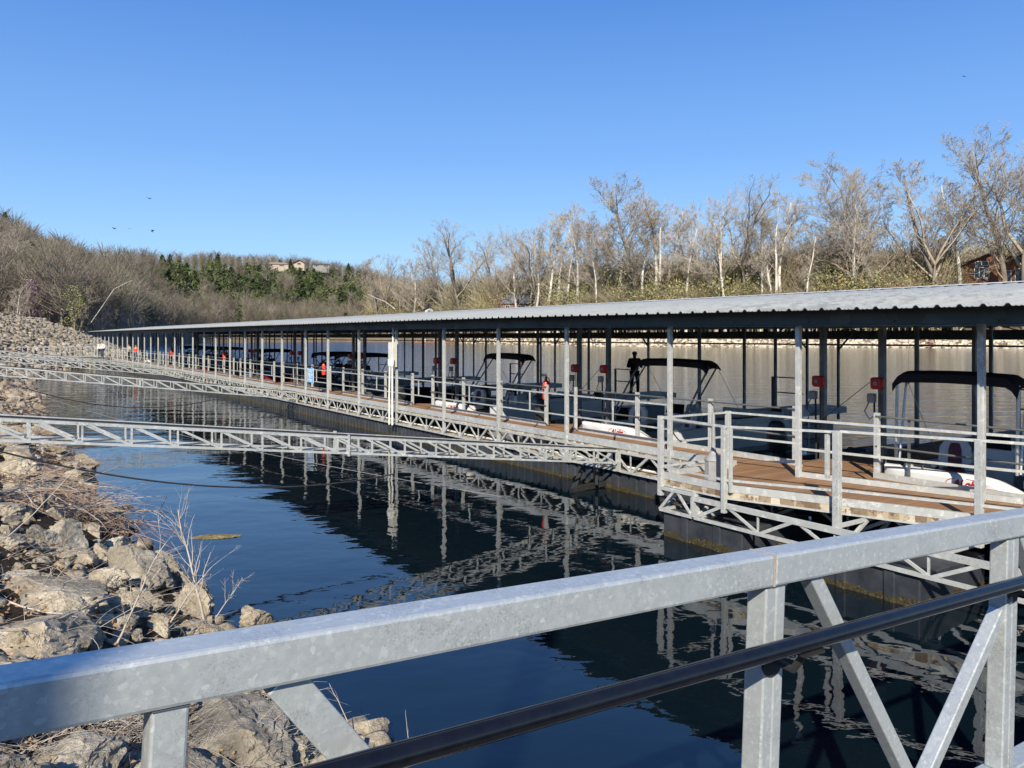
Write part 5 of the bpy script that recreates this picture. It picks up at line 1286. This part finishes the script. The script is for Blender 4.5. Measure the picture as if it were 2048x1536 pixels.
# evergreens: dark layered crowns
def cedar_mesh(seed, n, Ht=10.0, W=3.0, size=.3):
    r_ = np.random.default_rng(seed)
    def fn():
        z = r_.random() ** .8; a = r_.uniform(0, 6.283); rr = W * (1 - z) ** .75 * (.55 + .45 * math.sin(a * 3 + z * 19) ** 2) * math.sqrt(r_.uniform(.25, 1)); return np.array([rr * math.cos(a), rr * math.sin(a), Ht * (.04 + .96 * z)])
    return leaf_cloud(n, fn, size, r_)
cm = []
for sd_ in (1, 2):
    V, F = cedar_mesh(sd_, 2600); tint = np.repeat(np.array([[.045, .065, .025]]) * np.random.default_rng(sd_).uniform(.5, 1.5, (2600, 1)), 4, 0); o = np_mesh('crown', V, F, TINT_M, None, tint); cm.append(o.data); bpy.data.objects.remove(o)
mt_ = MB(); mt_.tube([(0, 0, 0), (0, 0, 8)], [.2, .04], 6); o = mt_.build('trunk', BARK_B); ctr = o.data; bpy.data.objects.remove(o)
for x, ytop, d, lab in ((697, 527, 215, 'dark pointed cedar alone on the skyline of the middle hill'), (581, 518, 212, 'dark round cedar beside the hilltop houses'), (160, 496, 195, 'small dark cedar poking over the left ridge'), (10, 425, 190, 'dark cedar crowning the left ridge at the picture edge'), (34, 448, 185, 'second dark cedar on the left ridge, just lower'), (340, 508, 235, 'dark cedar on the skyline left of the green slope'), (1175, 575, 12, 'small dark cedar behind the dock roof in the undergrowth'), (1395, 590, 14, 'low dark cedar between white stems, right of centre'), (1895, 560, 16, 'dark cedar left of the brown house')):
    p = far_pt(x, d); Ht = max((H + (673 - ytop) * p.y / 1539) - p.z, 5); t = thing('cedar', lab, 'cedar', p, group='dark cedars on the hills'); t.scale = (Ht / 10,) * 3; link('trunk', ctr, t); link('crown', cm[x % 2], t)

# ---- forest masses
def bush_leaf(seed, n=420, size=.15, hz=1.0): 
    r_ = np.random.default_rng(seed); c = [(r_.normal(0, 1.5), r_.normal(0, 1.5), r_.uniform(2, 9) * hz) for _ in range(9)]
    def fn():
        q = c[r_.integers(9)]; return np.array(q) + r_.normal(size=3) * .8
    return leaf_cloud(n, fn, size, r_)
def lod_tree(seed, n=70, th=.055):
    r_ = random.Random(seed); S = [(0, 0, 0, r_.gauss(0, .3), r_.gauss(0, .3), 6.5, .16, .09)]
    for _ in range(n):
        z = r_.uniform(2.5, 8.5); a = r_.uniform(0, 6.283); rr = r_.uniform(0, 1.3); L = r_.uniform(1.6, 3.6); e = r_.uniform(.35, 1.25); p = (rr * math.cos(a), rr * math.sin(a), z)
        a2 = a + r_.gauss(0, .5); q = (p[0] + L * math.cos(e) * math.cos(a2), p[1] + L * math.cos(e) * math.sin(a2), z + L * math.sin(e)); t = th * r_.uniform(.6, 1.5); S.append((*p, *q, t, t * .35))
    return seg_mesh(S, 3)
def forest(name, spots, protos, cols, seed, hs, ws):
    r_ = np.random.default_rng(seed); Vs = []; Fs = []; Ts = []; n0 = 0; spots = np.array(spots); g = r_.integers(0, len(protos), len(spots)); ci = r_.integers(0, len(cols), len(spots))
    for i, (V, F) in enumerate(protos):
        m = g == i; k = m.sum()
        if not k: continue
        T_ = np.array(cols)[ci[m]] * r_.uniform(.75, 1.25, (k, 1)); h_ = r_.uniform(*hs, k)
        W, FF, T2 = instance(V, F, spots[m], np.c_[h_ * r_.uniform(*ws, k), h_], r_.uniform(0, 6.28, k), T_); Vs.append(W); Fs.append(FF + n0); Ts.append(T2); n0 += len(W)
    o = np_mesh(name, np.concatenate(Vs), np.concatenate(Fs), TINT_M, None, np.concatenate(Ts)); o['kind'] = 'stuff'; return o
r2 = np.random.default_rng(33); LP = [lod_tree(i) for i in range(6)]; LPN = [lod_tree(20 + i, 170, .04) for i in range(4)]
def green(x, d): return (320 < x < 750 and 70 < d < 225 and mn.noise(Vector((x * .02, d * .03, 2))) > -.38 - (.2 if 430 < x < 560 else 0)) or mn.noise(Vector((x * .02, d * .03, 7))) > .42
sp = []; gp = []; near_sp = []
x = -150.0
while x < 900:
    Ys = shoreY(x)
    d = 6 + r2.uniform(0, 4)
    dmax = lerp(x, XT, LR) + 110
    while d < dmax:
        Y = Ys + d; p = far_pt(x + r2.uniform(-4, 4) * 300 / Y, d); 
        if green(x, d) and r2.random() < .93: gp.append(p)
        elif Y < 260: near_sp.append(p)
        else: sp.append(p)
        d += r2.uniform(4.5, 9)
    x += 6.0 * 1539 / (Ys + 100) * .9 / 1.0 * .9
GREYB = [(.215, .185, .145), (.25, .22, .175), (.185, .155, .12), (.30, .265, .21), (.24, .195, .145), (.23, .22, .135)]
forest('bare_hill_forest', sp, LP, GREYB, 5, (1.15, 1.75), (.8, 1.1))
forest('bare_foot_forest', near_sp, LPN, GREYB, 6, (1.1, 1.8), (.8, 1.1))
cv = [cedar_mesh(60 + i, 240, 9, 3.4, .62) for i in range(3)]
forest('evergreen_patches', gp, cv + [bush_leaf(90 + i, 300, .42, .62) for i in range(4)], [(.06, .085, .035), (.095, .12, .045), (.055, .07, .035), (.14, .165, .065), (.15, .16, .08)], 7, (.7, 1.45), (.8, 1.5))
# undergrowth behind the right-hand bank: twiggy scrub, some already leafing
sc_ = []; lf_ = []; bk = []
def hide(x, d): return (1912 < x < 2130 and d < 40) or (1012 < x < 1105 and d < 26) or (1035 < x < 1085 and d < 100 and r2.random() < .7)
for _ in range(620):
    x = r2.uniform(735, 2250); d = r2.uniform(5, 26)
    if not hide(x, d): sc_.append(far_pt(x, d))
for _ in range(460):
    x = r2.uniform(735, 2250); d = r2.uniform(5, 34)
    if hide(x, d): continue
    if mn.noise(Vector((x * .006, 1, 1))) > -.18 or r2.random() < .25: lf_.append(far_pt(x, d))
for _ in range(1100):
    x = r2.uniform(745, 2300); d = r2.uniform(14, 95)
    if not hide(x, d): bk.append(far_pt(x, d))
SCR = [lod_tree(50 + i, 230, .034) for i in range(4)]
forest('scrub', sc_, SCR, [(.33, .28, .185), (.28, .235, .165), (.37, .32, .21), (.29, .27, .15)], 8, (.8, 1.8), (.8, 1.3))
forest('back_woods', bk, LPN, [(.37, .33, .23), (.42, .375, .27), (.31, .275, .19), (.38, .34, .19), (.36, .29, .19)], 9, (1.7, 2.9), (.8, 1.2))
forest('leafing_scrub', lf_, [bush_leaf(i) for i in range(4)], [(.27, .26, .11), (.23, .225, .09), (.31, .285, .13), (.32, .235, .13)], 10, (1.1, 2.5), (.7, 1.1))

# ---- buildings
BRICK = mat_noisy('red_brick', (.22, .11, .08), (.32, .17, .12), 1.5, .9); CEDARW = mat_noisy('brown_cladding', (.13, .055, .028), (.21, .09, .045), .8, .8); ROOFG = mat_noisy('grey_shingles', (.12, .12, .125), (.2, .2, .2), 1, .9)
DKROOF = mat_noisy('dark_shingles', (.09, .07, .06), (.16, .13, .11), 1, .9); GLASSD = mat_noisy('dark_window_glass', (.02, .025, .03), (.05, .06, .07), .5, .08); STUCCO = mat_noisy('white_stucco', (.62, .60, .55), (.74, .72, .68), 1, .85); TAN = mat_noisy('tan_wall', (.42, .34, .26), (.52, .43, .33), 1, .9)
def house(label, x, ybase, d, W, hw, D, hr, wall, roofm, wins, name='house', trim=STUCCO, rot=0, gable='front', cat='house', py=None):
    p = far_pt(x, d); z = H + (673 - ybase) * p.y / 1539; t = thing(name, label, cat, (p.x, p.y, z), (0, 0, -math.atan2(p.x, p.y) + rot))
    m = MB(); m.box((0, D / 2, hw / 2 - 2), (W, D, hw + 4))
    if gable == 'front':
        m.add([(-W / 2, 0, hw), (W / 2, 0, hw), (0, 0, hw + hr), (-W / 2, D, hw), (W / 2, D, hw), (0, D, hw + hr)], [(0, 1, 2), (4, 3, 5)])
    m.build('wall', wall, t)
    m = MB()
    if gable == 'front':
        for s_ in (-1, 1):
            a = Vector((s_ * (W / 2 + .9), 0, hw - .9 * hr / (W / 2))); b = Vector((0, 0, hw + hr)); c = (a + b) / 2; L = (b - a).length; dx_ = (b - a).normalized(); m.box((c.x, D / 2 - .5, c.z + .16), (L, D + 2.2, .22), 0, (dx_, Vector((0, 1, 0)), dx_.cross(Vector((0, 1, 0)))))
    else:
        m.loft([[(-W / 2 - .6, -.7, hw), (-W / 2 - .6, D + .7, hw), (-W / 2 + W * .12, D / 2, hw + hr)], [(W / 2 + .6, -.7, hw), (W / 2 + .6, D + .7, hw), (W / 2 - W * .12, D / 2, hw + hr)]], 0, True)
    m.build('roof', roofm, t)
    for (wx, wz, ww, wh, nx, nz) in wins:
        m = MB(); b = .16 if ww > 1 else .1
        for sx in range(nx + 1): m.box((wx - ww / 2 + ww * sx / nx, -.08, wz), (b, .14, wh + b))
        for sz in range(nz + 1): m.box((wx, -.085, wz - wh / 2 + wh * sz / nz), (ww + b, .13, b))
        f = m.build('window', trim, t); m = MB(); m.box((wx, -.02, wz), (ww, .06, wh)); m.build('pane', GLASSD, f)
    return t
k1 = 240 / 1539
house('large brown clad house with gable and white-framed windows behind the right-hand trees', 1990, 578, 18, 17.5, 8.3, 14, 3.4, CEDARW, DKROOF, [(-3.6, 5.3, 4.0, 3.4, 3, 1), (-3.6, 8.3, 3.6, 1.4, 2, 1), (3.5, 3.6, 1.6, 4.2, 1, 1), (6.5, 3.9, 2.2, 4.4, 1, 1), (-5.5, -.6, 1.6, .9, 1, 1), (-2.2, -.6, 1.6, .9, 1, 1), (6, -.6, 1.6, .9, 1, 1)])
house('brown clad house wing at the right picture edge, taller than its neighbour', 2085, 575, 22, 15, 9.6, 12, 4.2, CEDARW, DKROOF, [(-5.2, 4.4, 2.2, 5, 1, 1), (0, 4.4, 2.6, 5, 1, 1)])
house('low red brick house with grey roof seen between white trunks behind the roof line', 1055, 622, 26, 26, 3.2, 10, 4.3, BRICK, ROOFG, [(-9, 1.8, 2, 1.6, 2, 1), (-2, 1.8, 2, 1.6, 2, 1), (6, 1.8, 2, 1.6, 2, 1)], gable='side')
house('white multi-storey building above the brick house, half hidden by trees', 1066, 578, 95, 20, 5.5, 12, .6, STUCCO, ROOFG, [(-5, 3.6, 2, 1.4, 2, 1), (0, 3.6, 2, 1.4, 2, 1), (5, 3.6, 2, 1.4, 2, 1), (-5, 1.2, 2, 1.2, 2, 1), (2, 1.2, 2, 1.2, 2, 1)], gable='side', cat='building', name='apartment_building')
house('tan hilltop house, leftmost on the skyline of the green hill', 556, 535, 205, 17, 2.8, 9, 2.0, TAN, mat_noisy('tan_shingles', (.24, .17, .13), (.33, .25, .2), 1, .9), [(-6, 1.8, 3, 1.6, 2, 1), (3, 1.8, 4, 1.6, 3, 1)], gable='side')
house('small gabled hilltop house with brown roof beside the round cedar', 598, 532, 208, 9, 3, 8, 2.4, TAN, BRICK, [(0, 2, 3, 2, 2, 1)])
house('grey flat-roofed hilltop house left of the skyline cedar', 642, 536, 205, 14, 3, 8, 1.5, mat_noisy('grey_wall', (.24, .23, .21), (.32, .3, .28), 1, .9), DKROOF, [(-4, 2, 4, 2, 3, 1), (4, 2, 4, 2, 3, 1)], gable='side')
house('small white shed among bushes just above the dock roof', 858, 628, 10, 5, 3.2, 4, 1.4, STUCCO, ROOFG, [(0, 1.6, 1.2, 1.2, 1, 1)], name='shed', cat='shed')
# rusty landing stage and steps on the far shore
p = far_pt(905, -3); t = thing('landing_stage', 'long rust-red landing stage on the far shore seen under the roof', 'landing stage', (p.x, p.y, 0), (0, 0, .5))
m = MB(); m.box((0, 0, .5), (44, 3, .7)); m.box((0, 1.2, 1.3), (44, .2, .2)); m.build('platform', BRICK, t)
m = MB()
for i in range(12): m.box((-20 + i * 3.6, 1.2, 1.0), (.25, .25, .9))
m.box((-16, 0, 1.4), (1.2, 1.2, 1.4)); m.box((-10, 0, 1.4), (1.2, 1.2, 1.4)); m.build('bollard_posts', STUCCO, t)
p = far_pt(1857, 0); t = thing('steps', 'brown timber steps down the far rocky bank under the roof edge', 'steps', (p.x, p.y, 0), (0, 0, -.4))
m = MB()
for i in range(9): m.box((0, i * .62, .3 + i * .40), (3.6, .6, .16))
m.build('treads', mat_noisy('brown_timber', (.16, .08, .05), (.24, .13, .09), 2, .8), t)
m = MB()
for s_ in (-1.9, 1.9): m.bar((s_, -.3, .1), (s_, 5.2, 3.6), .16, .4)
m.build('stringer', mat_noisy('dark_timber', (.1, .05, .035), (.15, .09, .06), 2, .8), t)
